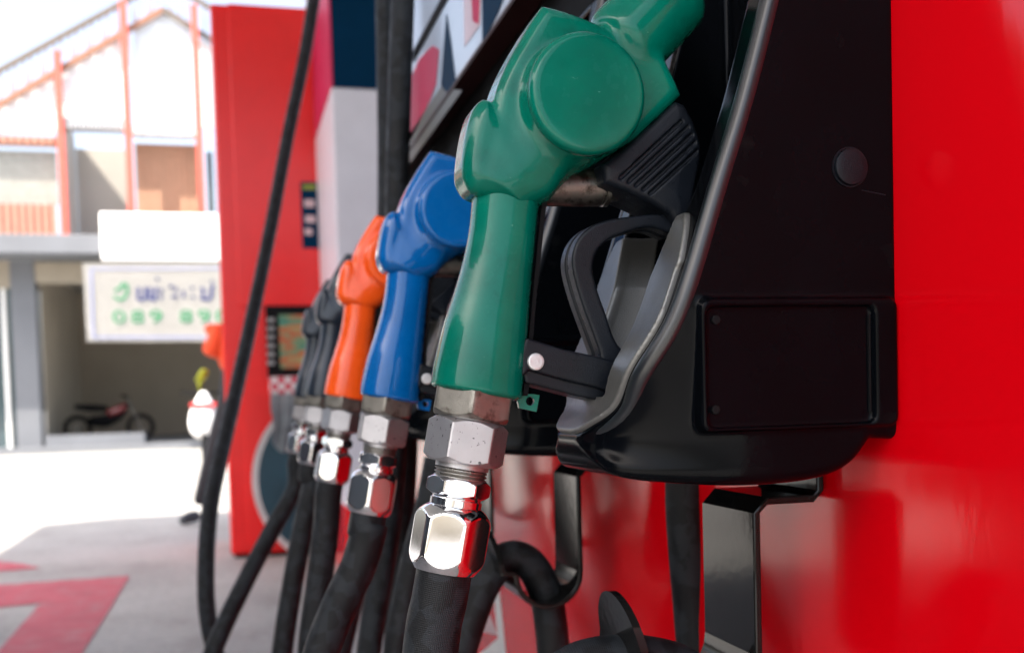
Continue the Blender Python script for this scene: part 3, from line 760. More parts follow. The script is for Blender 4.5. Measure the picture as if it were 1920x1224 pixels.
hose([(553, 915, XN+4*STEP), (512, 990, XN+4*STEP-.01), (455, 1100, XN+4*STEP-.05), (408, 1200, XN+4*STEP-.08), (376, 1290, XN+4*STEP-.08), (372, 1350, XN+4*STEP-.05), (400, 1380, XN+4*STEP), (425, 1330, XN+4*STEP+.03), (408, 1240, XN+4*STEP+.05), (391, 1165, XN+4*STEP+.05), (386, 1080, XN+4*STEP+.07), (393, 960, XN+4*STEP+.12), (415, 850, XN+4*STEP+.2), (443, 730, XN+4*STEP+.3), (476, 580, XN+4*STEP+.42), (507, 430, XN+4*STEP+.52), (541, 250, XN+4*STEP+.6), (572, 100, XN+4*STEP+.65), (596, -50, XN+4*STEP+.66), (620, -200, XN+4*STEP+.66), (662, -700, XN+4*STEP+.66), (690, -2450, XN+4*STEP+.66)],
     'long hose of the farthest nozzle, slanting up across the red cabinet', pre=start(4))
hose([(1290, 780, .655), (1284, 920, .655), (1290, 1040, .655), (1300, 1160, .66), (1308, 1300, .66), (1312, 1600, .66)],
     'upright hose behind the front bracket, against the red wall')
hose([(764, 700, 1.22), (762, 850, 1.22), (757, 950, 1.2), (752, 1060, 1.18), (742, 1200, 1.15), (735, 1400, 1.12)],
     'thin looking upright hose just left of the chrome ferrule of the green nozzle', n=8)
hose([(800, 960, 1.05), (778, 1040, 1.05), (758, 1130, 1.05), (742, 1235, 1.05), (730, 1400, 1.05)],
     'hose bending down left behind the chrome ferrule of the green nozzle', pre=[PP(820, 860, 1.05)])

# ================================================================== SETTING
def conc():
    mt, n, l, p = nodes('concrete_paving')
    tc = n.new('ShaderNodeTexCoord')
    a = n.new('ShaderNodeTexNoise'); a.inputs['Scale'].default_value = .9; a.inputs['Detail'].default_value = 9; a.inputs['Roughness'].default_value = .62
    b = n.new('ShaderNodeTexNoise'); b.inputs['Scale'].default_value = 30; b.inputs['Detail'].default_value = 6
    l.new(tc.outputs['Object'], a.inputs[0]); l.new(tc.outputs['Object'], b.inputs[0])
    r = n.new('ShaderNodeValToRGB'); e = r.color_ramp.elements
    e[0].position = .3; e[0].color = (.25, .245, .235, 1); e[1].position = .7; e[1].color = (.39, .385, .37, 1)
    l.new(a.outputs[0], r.inputs[0])
    st = n.new('ShaderNodeTexNoise'); st.inputs['Scale'].default_value = 2.6; st.inputs['Detail'].default_value = 7; st.inputs['Roughness'].default_value = .7; l.new(tc.outputs['Object'], st.inputs[0])
    sr = n.new('ShaderNodeMapRange'); sr.inputs[1].default_value = .52; sr.inputs[2].default_value = .72; sr.inputs[4].default_value = .55; l.new(st.outputs[0], sr.inputs[0])
    sm_ = n.new('ShaderNodeMix'); sm_.data_type = 'RGBA'; l.new(sr.outputs[0], sm_.inputs[0]); l.new(r.outputs[0], sm_.inputs[6]); sm_.inputs[7].default_value = (.15, .14, .12, 1)
    mx = n.new('ShaderNodeMix'); mx.data_type = 'RGBA'; mx.blend_type = 'OVERLAY'; mx.inputs[0].default_value = .35
    l.new(sm_.outputs[2], mx.inputs[6]); l.new(b.outputs[0], mx.inputs[7]); l.new(mx.outputs[2], p.inputs['Base Color'])
    p.inputs['Roughness'].default_value = .6
    bp = n.new('ShaderNodeBump'); bp.inputs['Strength'].default_value = .3; bp.inputs['Distance'].default_value = .003; l.new(b.outputs[0], bp.inputs['Height']); l.new(bp.outputs[0], p.inputs['Normal'])
    return mt
bm = bmesh.new(); sheet(bm, [(-400, -400, 0), (1500, -400, 0), (1500, 400, 0), (-400, 400, 0)])
tag(fin('ground', bm, conc()), kind='structure')
bm = bmesh.new()
redmark = mat('worn_red_road_paint', (.42, .06, .085), .6, var=.15, vs_=6, dirt=(.38, .22, .22), dscale=9, dlo=.5, dhi=.8)
sheet(bm, [onZ(*p, .004) for p in [(-40, 1098), (243, 1079), (200, 1150), (128, 1265), (-30, 1265), (0, 1216), (76, 1130), (-40, 1142)]])
tag(fin('forecourt_arrow', bm, redmark), kind='structure')
bm = bmesh.new(); sheet(bm, [onZ(*p, .004) for p in [(-30, 1049), (40, 1056), (76, 1064), (40, 1067), (-30, 1072)]])
tag(fin('forecourt_stripe', bm, redmark), kind='structure')

# canopy over the forecourt (its edge throws the shade line on the concrete)
pc = onZ(111, 982)
HC = 4.6
hx, hy = -sdir.x/sdir.z*HC, -sdir.y/sdir.z*HC
cx_, cy2 = pc.x-hx, pc.y-hy
can = empty('canopy', (0, 0, HC)); tag(can, 'flat white forecourt canopy above the dispensers, out of frame', 'canopy')
bm = bmesh.new(); box(bm, (-2.5, -9, HC), (cx_-.02, cy2-.02, HC+.5)); fin('roof', bm, mat('canopy_soffit', (.30, .31, .32), .5, var=.05), can)
bm = bmesh.new()
box(bm, (cx_-.02, -9, HC-.1), (cx_+.04, cy2+.04, HC+.6)); fin('fascia', bm, M['red'], can)
bm = bmesh.new(); box(bm, (-2.5, cy2-.02, HC-.1), (cx_-.022, cy2+.04, HC+.6)); fin('fascia', bm, M['red'], can)

# ---------------------------------------------------------------- canopy column with colour bands
CX = 5.0
a = onX(641, 900, CX); l_ = onX(641, 300, CX)
y1 = onX(640, 700, CX).y
X2 = y1/onX(594, 700, 1.0).y      # the far corner of its left face
y2 = onX(760, 700, CX).y
colm = empty('canopy_column', (CX, y1-.2, 0)); tag(colm, 'pale rectangular canopy column with navy and crimson bands at the top', 'column')
def colbox(name, z0, z1, mat_, grow=0.0):
    bm = bmesh.new(); box(bm, (CX-grow, y2, z0), (X2, y1+grow, z1), .012); return fin(name, bm, mat_, colm, smooth=40)
zb_ = onX(680, 166, CX).z; zc_ = onX(600, 26, X2).z
colbox('shaft', .35, zb_, mat('pale_column_paint', (.64, .62, .68), .4, var=.04, coat=.15))
colbox('red_base', 0, .35, M['red'], .004)
bm = bmesh.new(); box(bm, (CX-.002, y2, zb_), (CX+.5, y1-.01, HC)); fin('navy_band', bm, M['navydecal'], colm)
zcr = onX(600, 25, CX+2).z
bm = bmesh.new(); box(bm, (CX+.501, y2, zb_), (X2, y1-.008, HC)); box(bm, (CX, y1-.0079, zb_), (X2-.001, y1+.001, zb_+.62)); fin('crimson_band', bm, M['crimson'], colm)
bm = bmesh.new(); box(bm, (CX, y1-.0078, zb_+.621), (X2-.001, y1+.001, HC)); fin('white_band', bm, M['white'], colm)

# ---------------------------------------------------------------- the other dispenser
QX = 6.0
pl = onX(428, 900, QX).y; pr_ = onX(670, 900, QX).y; ztop = onX(395, 6, QX).z; zbot = .0
M['cabred'] = mat('tall_dispenser_red', (.78, .012, .012), .25, var=.03, spec=.5)
cab = empty('tall_dispenser', (QX+.3, (pl+pr_)/2, 0)); tag(cab, 'tall red dispenser cabinet standing behind the long slanting hose', 'dispenser')
bm = bmesh.new(); box(bm, (QX, pr_, .02), (QX+.9, pl, ztop), .02); fin('cabinet', bm, M['cabred'], cab, smooth=40)
bm = bmesh.new(); box(bm, (QX+.02, pr_+.02, 0), (QX+.88, pl-.02, .02)); fin('plinth', bm, M['matteblack'], cab)
ys = onX(461, 900, QX).y
bm = bmesh.new(); box(bm, (QX-.018, pr_, onX(520, 575, QX).z), (QX-.001, ys, ztop-.001), .006); fin('upper_door', bm, M['cabred'], cab, smooth=40)
bm = bmesh.new(); box(bm, (QX-.018, pr_, .06), (QX-.001, ys, onX(520, 700, QX).z-.06), .006); fin('lower_door', bm, M['cabred'], cab, smooth=40)
def onfront(px, py, x): return onX(px, py, x)
a = onX(497, 574, QX); b = onX(640, 706, QX)
bm = bmesh.new(); box(bm, (QX-.035, b.y, b.z), (QX-.0005, a.y, a.z), .008); scr = fin('display_unit', bm, M['matteblack'], cab, smooth=40)
a = onX(522, 590, QX-.036); b = onX(588, 690, QX-.036)
def screen_mat():
    mt, n, l, p = nodes('poster_picture')
    tc = n.new('ShaderNodeTexCoord'); mp = n.new('ShaderNodeMapping'); mp.inputs['Scale'].default_value = (1, 3, 9); l.new(tc.outputs['Object'], mp.inputs[0])
    no = n.new('ShaderNodeTexNoise'); no.inputs['Scale'].default_value = 1.6; no.inputs['Detail'].default_value = 3; l.new(mp.outputs[0], no.inputs[0])
    r = n.new('ShaderNodeValToRGB'); e = r.color_ramp.elements
    e[0].position = .36; e[0].color = (.05, .2, .14, 1); e[1].position = .66; e[1].color = (.30, .24, .10, 1)
    k = e.new(.47); k.color = (.16, .24, .12, 1); k = e.new(.54); k.color = (.42, .10, .04, 1)
    l.new(no.outputs[0], r.inputs[0]); l.new(r.outputs[0], p.inputs['Base Color']); p.inputs['Roughness'].default_value = .25
    return mt
bm = bmesh.new(); box(bm, (QX-.040, b.y, b.z), (QX-.0352, a.y, a.z)); fin('picture_panel', bm, screen_mat(), scr)
keym = mat('grey_key', (.25, .25, .25), .5)
for i in range(6):
    c = onX(508, 600+i*16, QX-.036); bm = bmesh.new(); box(bm, (c.x-.006, c.y-.02, c.z-.012), (c.x+.0005, c.y+.02, c.z+.012), .003); fin('key', bm, keym, scr)
# little navy notice with pale rows
a = onX(563, 341, QX-.019); b = onX(612, 466, QX-.019)
bm = bmesh.new(); box(bm, (QX-.022, b.y, b.z), (QX-.0185, a.y, a.z), .0015); nt_ = fin('notice', bm, M['navydecal'], cab)
for (x0, yy, x1, y1_, mm) in ((567, 346, 592, 356, mat('lime_text', (.25, .3, .03), .5)), (570, 374, 590, 389, M['pinkfilm']), (572, 404, 592, 418, M['pinkfilm']), (571, 428, 586, 441, M['pinkfilm'])):
    a = onX(x0, yy, QX-.0222); b = onX(x1, y1_, QX-.0222)
    bm = bmesh.new(); box(bm, (QX-.0235, b.y, b.z), (QX-.0221, a.y, a.z), .001); fin('text_row', bm, mm, nt_)
# round logo on the lower door
c = onX(640, 895, QX-.020)
def disc(name, rr, m_, x, th=.004, parent=cab):
    bm = bmesh.new()
    ry = abs(onX(472, 895, QX-.020).y-c.y); rz = abs(onX(600, 740, QX-.02).z-c.z)*1.08
    n = 72; pts = [Vector((x, c.y+ry*rr*math.cos(2*math.pi*k/n), c.z+rz*rr*math.sin(2*math.pi*k/n))) for k in range(n)]
    pts = [p for p in pts if p.y >= pr_+.005]
    prism(bm, pts, Vector((-th, 0, 0))); return fin(name, bm, m_, parent)
lg = disc('logo_ring', 1.0, mat('pale_grey_vinyl', (.5, .5, .5), .3), QX-.0182, .002); disc('logo_disc', .93, mat('teal_navy_vinyl', (.008, .05, .075), .3), QX-.0203, .002)
# checked holder and wiping cloth
def check_mat():
    mt, n, l, p = nodes('red_white_check'); tc = n.new('ShaderNodeTexCoord'); ck = n.new('ShaderNodeTexChecker'); ck.inputs['Scale'].default_value = 28
    ck.inputs[1].default_value = (.6, .55, .55, 1); ck.inputs[2].default_value = (.5, .03, .06, 1); l.new(tc.outputs['Object'], ck.inputs[0]); l.new(ck.outputs[0], p.inputs['Base Color']); p.inputs['Roughness'].default_value = .7; return mt
a = onX(505, 706, QX-.08); b = onX(568, 740, QX-.08)
bm = bmesh.new(); box(bm, (QX-.10, b.y, b.z), (QX-.019, a.y, a.z), .006); fin('checked_tray', bm, check_mat(), cab, smooth=40)
bm = bmesh.new(); ru = []
for i in range(19):
    u = i/18; row = []
    for j in range(15):
        v = j/14
        p = onX(508+u*(46-10*v)-6*v*0+4*v, 738+v*(92+18*math.sin(u*2.6)), QX-.11)
        row.append(bm.verts.new(p+Vector((-.012*math.sin(u*11+v*2)*(.3+v), .006*math.sin(v*7+u*3), 0))))
    ru.append(row)
for i in range(18):
    for j in range(14): bm.faces.new((ru[i][j], ru[i+1][j], ru[i+1][j+1], ru[i][j+1]))
bmesh.ops.solidify(bm, geom=bm.faces[:], thickness=.004)
cl = fin('wiping_cloth', bm, mat('grey_blue_cloth', (.28, .32, .34), .9, var=.25, vs_=12, bump=.4, bscale=90), None, smooth=60); tag(cl, 'grey blue wiping cloth hanging under the display of the tall red dispenser', 'cloth')

# ---------------------------------------------------------------- shophouse across the forecourt
BX = 23.0
H = empty('shophouse', (BX+3, onX(100, 800, BX).y, 0)); tag(H, 'grey two storey shophouse with a red framed gable behind the forecourt', 'building')
m_grey = mat('grey_render', (.15, .16, .18), .7, var=.08, vs_=1.5)
m_dark = mat('grey_beige_wall', (.40, .385, .35), .8, var=.08, vs_=1)  # base lightened to include the glare washing out the facade
m_beige = mat('beige_wall', (.34, .30, .24), .8, var=.08, vs_=.8)
m_redf = mat('red_steel_frame', (.55, .10, .07), .5, var=.08)
m_white = mat('white_cladding', (.74, .75, .77), .6, var=.03)
m_brown = mat('brown_rafter', (.13, .105, .085), .6)
m_orng = mat('rusty_red_rafter', (.27, .13, .08), .6)
m_slat = mat('terracotta_slats', (.36, .18, .13), .7, var=.1)
def slatbump(mt, sc=9.0):
    n = mt.node_tree.nodes; l = mt.node_tree.links; tc = n.new('ShaderNodeTexCoord'); wv = n.new('ShaderNodeTexWave'); wv.bands_direction = 'Y'; wv.inputs['Scale'].default_value = sc
    l.new(tc.outputs['Object'], wv.inputs[0]); bp = n.new('ShaderNodeBump'); bp.inputs['Strength'].default_value = 1; bp.inputs['Distance'].default_value = .05; l.new(wv.outputs[0], bp.inputs['Height']); l.new(bp.outputs[0], n['Principled BSDF'].inputs['Normal']); return mt
slatbump(m_slat, 2.2)
def fb(name, x0, y0, x1, y1, d0, d1, mt, parent=H, bev=0):
    """box whose front rectangle is given by photo corners on the facade; d0..d1 metres behind it"""
    a = onX(x0, y0, BX); b = onX(x1, y1, BX)
    zl_ = min(a.z, b.z); zh_ = max(a.z, b.z); 
    bm = bmesh.new(); box(bm, (BX+d0, b.y, zl_), (BX+d1, a.y, zh_), bev); return fin(name, bm, mt, parent)
Yl, Yr = onX(-760, 700, BX).y, onX(900, 700, BX).y
def zat(py, px=200): return onX(px, py, BX).z
def yat(px, py=600): return onX(px, py, BX).y
def wb(name, px0, px1, z0, z1, d0, d1, mt, parent=H, py=600):
    bm = bmesh.new(); box(bm, (BX+d0, yat(px1, py), z0), (BX+d1, yat(px0, py), z1)); return fin(name, bm, mt, parent)
z_step = zat(838); z_ov0 = zat(490); z_ov1 = zat(456)
# ground floor
bm = bmesh.new(); box(bm, (BX-.5, Yr, -.02), (BX+8.5, Yl, .12)); fin('floor_slab', bm, m_grey, H)
wb('wall', -760, -560, .12, z_ov0, 0, .3, m_grey); wb('wall', -330, -200, .12, z_ov0, 0, .3, m_grey); wb('wall', 470, 900, .12, z_ov0, 0, .3, m_grey)
wb('pillar', 22, 68, .12, z_ov0, 0, .5, m_grey)
wb('pillar', -560, -520, .12, z_ov0, 0, .5, m_grey)
wb('glass_front', -200, 21.5, .12, zat(540), .15, .18, mat('dark_shop_glass', (.05, .08, .09), .08, coat=.5))
for px in (-140, -70, 2): wb('mullion', px, px+8, .12, zat(540), .08, .149, M['white'])
wb('lintel', -200, 68, zat(540)+.001, z_ov0-.001, .02, .3, m_beige)
wb('room_side_wall', 69, 72, .12, z_ov0, .5, 6, m_beige)
wb('room_back_wall', 20, 900, .12, z_ov0, 6.0, 6.2, m_beige)
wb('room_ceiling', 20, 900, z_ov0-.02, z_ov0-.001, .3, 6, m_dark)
wb('opening_lintel', 69, 469, zat(530), z_ov0-.03, .02, .3, m_beige)
wb('shutter', -520, -330, .12, z_ov0, .1, .2, slatbump(mat('roller_shutter', (.35, .35, .34), .5), 1.0))
wb('low_step', 76, 262, .12, .34, -.1, .5, m_grey)
# overhang slab
bm = bmesh.new(); box(bm, (BX-1.1, Yr, z_ov0), (BX-.001, Yl, z_ov1), .02); fin('overhang', bm, m_grey, H, smooth=40)
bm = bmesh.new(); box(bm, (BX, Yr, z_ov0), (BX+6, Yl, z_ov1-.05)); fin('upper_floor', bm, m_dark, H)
# upper storey
def px_wall(name, x0, y0, x1, y1, d0, d1, mt): return fb(name, x0, y0, x1, y1, d0, d1, mt)
wb('upper_wall', -760, -120, z_ov1, zat(262), .0, .3, m_slat)
px_wall('slatted_panel', -119, 380, 106, 454, 0, .12, m_slat)
px_wall('window_band', -119, 272, 106, 379.5, .25, .30, mat('smoky_glass', (.30, .30, .27), .2))
px_wall('window_head', -119, 250, 106, 271.5, 0, .3, m_slat)
wb('upper_wall', 800, 900, z_ov1, zat(262), .0, .3, m_slat)
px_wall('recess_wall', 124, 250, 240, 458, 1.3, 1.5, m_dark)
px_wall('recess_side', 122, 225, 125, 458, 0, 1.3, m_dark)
px_wall('orange_shutter', 250, 262, 376, 458, .3, .45, slatbump(mat('orange_shutter', (.45, .25, .16), .7, var=.06), 2.6))  # shutter colour paled to take in the glare
px_wall('window', 386, 280, 402, 395, .2, .25, mat('side_glass', (.06, .07, .07), .2))
px_wall('upper_wall', 402.5, 262, 799, 458, .0, .3, m_slat)
px_wall('corrugated_fringe', 116, 222, 240, 246, -.12, .25, slatbump(mat('zinc_fringe', (.42, .43, .46), .4), 4))
px_wall('corrugated_fringe', 247, 240, 372, 258, -.14, .2, slatbump(mat('white_fringe', (.7, .7, .72), .4), 4))
# gable cladding: one thick pentagon sheet behind the frame
def fpoly(name, pts, d0, d1, mt, parent=H):
    P = [onX(a, b, BX) for a, b in pts]; P = [Vector((BX+d0, p.y, p.z)) for p in P]
    bm = bmesh.new(); prism(bm, P, Vector((d1-d0, 0, 0))); return fin(name, bm, mt, parent)
fpoly('gable_cladding', [(-119, 249), (-119, 250), (800, 232), (800, 224), (306, 22), (0, 202), (-119, 262)], .10, .2, m_white) if False else None
fpoly('gable_cladding', [(-60, 248), (243, 238), (243, 56), (-60, 232)], .12, .2, m_white)
fpoly('gable_cladding', [(369, 236), (640, 232), (369, 66)], .12, .2, m_white)
fpoly('gable_glazing', [(250, 240), (364, 238), (364, 60), (306, 20), (250, 52)], .14, .16, mat('milky_glazing', (.60, .66, .72), .25, var=.02, coat=.5))
def beam(name, x0, y0, x1, y1, wpx, d0, d1, mt):
    A = onX(x0, y0, BX); B = onX(x1, y1, BX); A.x = B.x = BX+d0; t = (B-A).normalized(); nn = Vector((0, -t.z, t.y))*(wpx/FPX*BX/2)
    bm = bmesh.new(); prism(bm, [A+nn, B+nn, B-nn, A-nn], Vector((d1-d0, 0, 0))); return fin(name, bm, mt, H)
beam('outer_rafter', -260, 275, 236, 2, 8, -.05, .05, m_brown); beam('outer_rafter', 236, 2, 305, -38, 8, -.052, .048, m_brown)
beam('outer_rafter', 305, -38, 700, 200, 8, -.05, .05, m_brown)
beam('inner_rafter', -180, 300, 306, 18, 9, -.04, .06, m_orng); beam('inner_rafter', 306, 18, 640, 232, 9, -.041, .061, m_brown)
for i in range(34):
    x = -170+i*14.3
    yi = 18+(306-x)*.58; yo = -38+(305-x)*.566
    if x > 300: continue
    beam('truss_web', x, yo+2, x+(7 if i % 2 else -3), yi-2, 2.2, -.02, .02, m_orng)
for i in range(10):
    x = 318+i*16; yi = 18+(x-306)*.64; yo = -38+(x-305)*.60
    beam('truss_web', x, yo+2, x+4, yi-2, 2.2, -.02, .02, m_orng)
for x0, yt, x1, wpx in ((113, 100, 122, 12), (238, 8, 249, 12), (363, 14, 388, 12)):
    yb = 456
    dx = (x1-x0)
    A = onX(x0+2, yt, BX); bm = bmesh.new()
    yy = onX((x0+x1)/2, 300, BX).y; hw = wpx/2/FPX*BX
    box(bm, (BX-.16, yy-hw, z_ov1), (BX-.06, yy+hw, A.z)); fin('red_column', bm, m_redf, H)
# sign board and banner hung on the overhang
a = onX(187, 398, BX-1.3); b = onX(520, 491, BX-1.3)
bm = bmesh.new(); box(bm, (BX-1.32, b.y, b.z), (BX-1.18, a.y, a.z), .03); tag(fin('sign_board', bm, mat('white_sign_face', (.85, .85, .85), .5, var=.01), None, smooth=40), 'blank white sign board mounted on the shophouse overhang', 'sign board')
bx = BX-1.45
ban = empty('banner', onX(300, 640, bx)); tag(ban, 'white banner with green telephone digits hanging below the blank sign board', 'banner')
bm = bmesh.new()
cs = [onX(*p, bx) for p in [(155, 494), (560, 494), (560, 640), (163, 640)]]
G = []
for i in range(25):
    u = i/24; row = []
    for j in range(9):
        v = j/8; p = cs[0].lerp(cs[1], u).lerp(cs[3].lerp(cs[2], u), v); row.append(bm.verts.new(p+Vector((.005*math.sin(u*19)*v+.003*math.sin(u*31+1), 0, 0))))
    G.append(row)
for i in range(24):
    for j in range(8): bm.faces.new((G[i][j], G[i+1][j], G[i+1][j+1], G[i][j+1]))
bmesh.ops.solidify(bm, geom=bm.faces[:], thickness=.01)
fin('banner_sheet', bm, mat('white_vinyl', (.48, .47, .45), .6, var=.03), ban, smooth=60)
edge = mat('pale_blue_print', (.22, .26, .50), .6); gm = mat('green_print', (.02, .22, .09), .6); bmn = mat('navy_print', (.02, .03, .13), .6)
def strip(name, pts, wpx, mt):
    """printed stroke on the banner (thin raised ink)"""
    P = [onX(*p, bx-.010) for p in pts]; w2 = wpx/FPX*bx/2; bm = bmesh.new()
    for A, B in zip(P, P[1:]):
        t = (B-A).normalized(); nn = Vector((0, -t.z, t.y))*w2; A_ = A-t*w2*.6; B_ = B+t*w2*.6
        prism(bm, [A_+nn, B_+nn, B_-nn, A_-nn], Vector((-.004-.0007*random.random(), 0, 0)))
    return fin(name, bm, mt, ban)
strip('border_line', [(171, 504), (175, 632), (556, 632)], 2.2, edge); strip('border_line', [(171, 504), (556, 503)], 1.6, edge)
strip('letter_loop', [(214, 556), (222, 562), (232, 560), (238, 550), (238, 534), (230, 532), (226, 540), (216, 545)], 4, gm)
strip('letter_bowl', [(259, 540), (259, 560), (266, 562), (272, 560), (272, 540)], 5, bmn)
strip('letter_bowl', [(281, 540), (281, 560), (290, 562), (293, 540)], 5, bmn)
for q in ([(303, 542), (303, 547)], [(302, 554), (302, 560)], [(293, 522), (297, 524)], [(318, 538), (324, 537)], [(330, 540), (330, 545)], [(322, 556), (332, 556)], [(344, 546), (344, 557)], [(358, 540), (362, 540)], [(360, 556), (364, 558)]):
    strip('letter_mark', q, 4, bmn)
strip('letter_bowl', [(378, 540), (382, 546), (379, 560), (390, 562), (396, 556), (396, 542), (400, 536)], 5, bmn)
strip('tone_mark', [(396, 526), (398, 532)], 3, bmn)
strip('letter_bowl', [(420, 540), (420, 560), (430, 562), (436, 540)], 5, bmn); strip('letter_bowl', [(452, 540), (452, 560), (462, 562), (468, 540)], 5, bmn)
tc_ = bpy.data.curves.new('digits', 'FONT'); tc_.body = '089 890'; tc_.size = 1; tc_.extrude = .002; tc_.offset = -.004; tc_.space_character = 1.28
to = bpy.data.objects.new('digits', tc_); col.objects.link(to); bpy.context.view_layer.update()
me = bpy.data.meshes.new_from_object(to); bpy.data.objects.remove(to)
P0 = onX(212, 606, bx-.0125); P1 = onX(428, 606, bx-.0125); hh = onX(212, 582, bx-.0125).z-P0.z
xs_ = [v.co.x for v in me.vertices]; ys_ = [v.co.y for v in me.vertices]
wid_ = P0.y-P1.y; sx = wid_/(max(xs_)-min(xs_)); sy = hh/(max(ys_)-min(ys_))
off = root_of(ban)
for v in me.vertices:
    v.co = Vector((P0.x-.003-v.co.z, P0.y-(v.co.x-min(xs_))*sx, P0.z+(v.co.y-min(ys_))*sy))-off
link('phone_number', me, gm, ban)

# ---------------------------------------------------------------- street people and vehicles
def skin_body(name, pts, edges, mat_, parent=None, sub=2):
    me = bpy.data.meshes.new(name); off = root_of(parent) if parent else Vector()
    me.from_pydata([tuple(Vector(p[:3])-off) for p in pts], edges, []); o = link(name, me, mat_, parent)
    md = o.modifiers.new('skin', 'SKIN'); md.use_smooth_shade = True
    for i, v in enumerate(me.skin_vertices[0].data):
        r = pts[i][3]; v.radius = (r, r) if not isinstance(r, tuple) else r
    me.skin_vertices[0].data[0].use_root = True
    s = o.modifiers.new('sub', 'SUBSURF'); s.levels = sub; s.render_levels = sub
    return o
AX = 7.9
def A3(px, py, dx=0): return onX(px, py, AX+dx)
def V4(p, r): return (p.x, p.y, p.z, r)
pb = empty('person', A3(420, 975)); pb.location.z = 0
tag(pb, 'person in orange shirt, dark trousers and lime glove half hidden by the tall red dispenser', 'person')
foot = A3(366, 962); foot.z = .08
hipc = A3(452, 742); 
pts = [V4(hipc, .13), V4(hipc+Vector((0, .09, -.06)), .095), V4(A3(400, 850), .07), V4(foot+Vector((0, -.02, .05)), .045),
       V4(hipc+Vector((0, -.09, -.06)), .095), V4(Vector((AX+.1, hipc.y-.14, .48)), .065), V4(Vector((AX+.15, hipc.y-.16, .10)), .045),
       V4(hipc+Vector((0, 0, .22)), .135), V4(hipc+Vector((0, .01, .46)), .125), V4(hipc+Vector((0, .01, .56)), .055), V4(hipc+Vector((-.02, .01, .66)), .075), V4(hipc+Vector((-.02, .01, .76)), .085), V4(hipc+Vector((-.02, .01, .83)), .05)]
skin_body('body', pts, [(0, 1), (1, 2), (2, 3), (0, 4), (4, 5), (5, 6), (0, 7), (7, 8), (8, 9), (9, 10), (10, 11), (11, 12)], mat('dark_trousers', (.018, .018, .024), .8), pb)
sh = hipc+Vector((0, .01, .50))
orange = mat('orange_shirt', (.75, .07, .015), .8, var=.08)
skin_body('shirt', [V4(hipc+Vector((0, 0, .10)), .145), V4(hipc+Vector((0, 0, .28)), .15), V4(sh, .13), V4(sh+Vector((0, .17, -.02)), .075), V4(A3(412, 622, -.02), .085), V4(A3(396, 672, -.02), .092),
     V4(sh+Vector((0, -.17, -.02)), .07), V4(sh+Vector((-.05, -.22, -.25)), .06)], [(0, 1), (1, 2), (2, 3), (3, 4), (4, 5), (2, 6), (6, 7)], orange, pb)
skin_body('hair', [V4(hipc+Vector((.0, .01, .74)), .09), V4(hipc+Vector((.0, .01, .80)), .088)], [(0, 1)], mat('black_hair', (.01, .01, .01), .5), pb)
lime = mat('lime_glove', (.42, .50, .03), .7, var=.15, vs_=30)
wr = A3(388, 690, -.03); pal = A3(381, 708, -.03)
hp = [V4(wr, .035), V4(pal, .055)]
he = [(0, 1)]
for i in range(4):
    b0 = pal+Vector((-.03+.022*i, .02, -.03)); b1 = b0+Vector((0, .012, -.035)); b2 = b1+Vector((.0, -.012, -.028+.004*abs(i-1)))
    k = len(hp); hp += [V4(b0, .014), V4(b1, .012), V4(b2, .010)]; he += [(1, k), (k, k+1), (k+1, k+2)]
k = len(hp); hp += [V4(pal+Vector((-.03, .035, .0)), .014), V4(pal+Vector((-.035, .05, -.03)), .012)]; he += [(1, k), (k, k+1)]
skin_body('glove', hp, he, lime, pb, 1)
for c0, side in ((foot, 1), (Vector((AX+.15, hipc.y-.16, .06)), 0)):
    tip_ = Vector((c0.x-.10, c0.y+.10, .035)) if side else Vector((c0.x-.2, c0.y+.02, .04))
    hl = c0+Vector((.04, -.03, -.01)); hl.z = .06
    skin_body('shoe', [V4(hl, .05), V4((hl+tip_)/2+Vector((0, 0, .01)), .048), V4(tip_, .034)], [(0, 1), (1, 2)], mat('dark_shoe', (.03, .035, .045), .5), pb)

# parked white scooter, seen from the front
SX = 16.0
sc_ = empty('scooter', onX(386, 868, SX)); sc_.location.z = 0
tag(sc_, 'white scooter with a red stripe parked behind the person in orange', 'scooter')
o_ = onX(386, 868, SX); gy = o_.y
wm = mat('white_scooter_paint', (.8, .8, .8), .25, coat=.7)
def sc(y, z, dx=0): return Vector((SX+dx, gy+y, z))
skin_body('leg_shield', [V4(sc(0, .36), .15), V4(sc(0, .55, .05), .26), V4(sc(0, .78, .1), .23), V4(sc(0, .98, .14), .10), V4(sc(0, 1.08, .16), .05)], [(0, 1), (1, 2), (2, 3), (3, 4)], wm, sc_)
bm = bmesh.new(); box(bm, tuple(sc(-.19, .84, -.13)), tuple(sc(.19, .90, .12)), .03); fin('red_stripe', bm, mat('red_lens', (.6, .02, .02), .2), sc_, smooth=40)
skin_body('rear_body', [V4(sc(0, .55, .35), .14), V4(sc(0, .66, .7), .17), V4(sc(0, .72, 1.15), .13), V4(sc(0, .74, 1.35), .07)], [(0, 1), (1, 2), (2, 3)], wm, sc_)
skin_body('seat', [V4(sc(0, .80, .6), .11), V4(sc(0, .82, .9), .12), V4(sc(0, .86, 1.2), .09)], [(0, 1), (1, 2)], M['matteblack'], sc_)
def wheel(name, c, R, r, mat_, parent, axis='Y'):
    bm = bmesh.new(); pts = [c+Vector((math.cos(a)*R, 0, math.sin(a)*R)) for a in [2*math.pi*k/28 for k in range(29)]]
    tube(bm, pts, r, 12, cap=False); o = fin(name, bm, mat_, parent, smooth=60, merge=True)
    bm = bmesh.new(); lathe(bm, c-Vector((0, r*.5, 0)), c+Vector((0, r*.5, 0)), [(0, R-r*.6), (r, R-r*.6)], 24); fin('rim', bm, M['steel'], o); return o
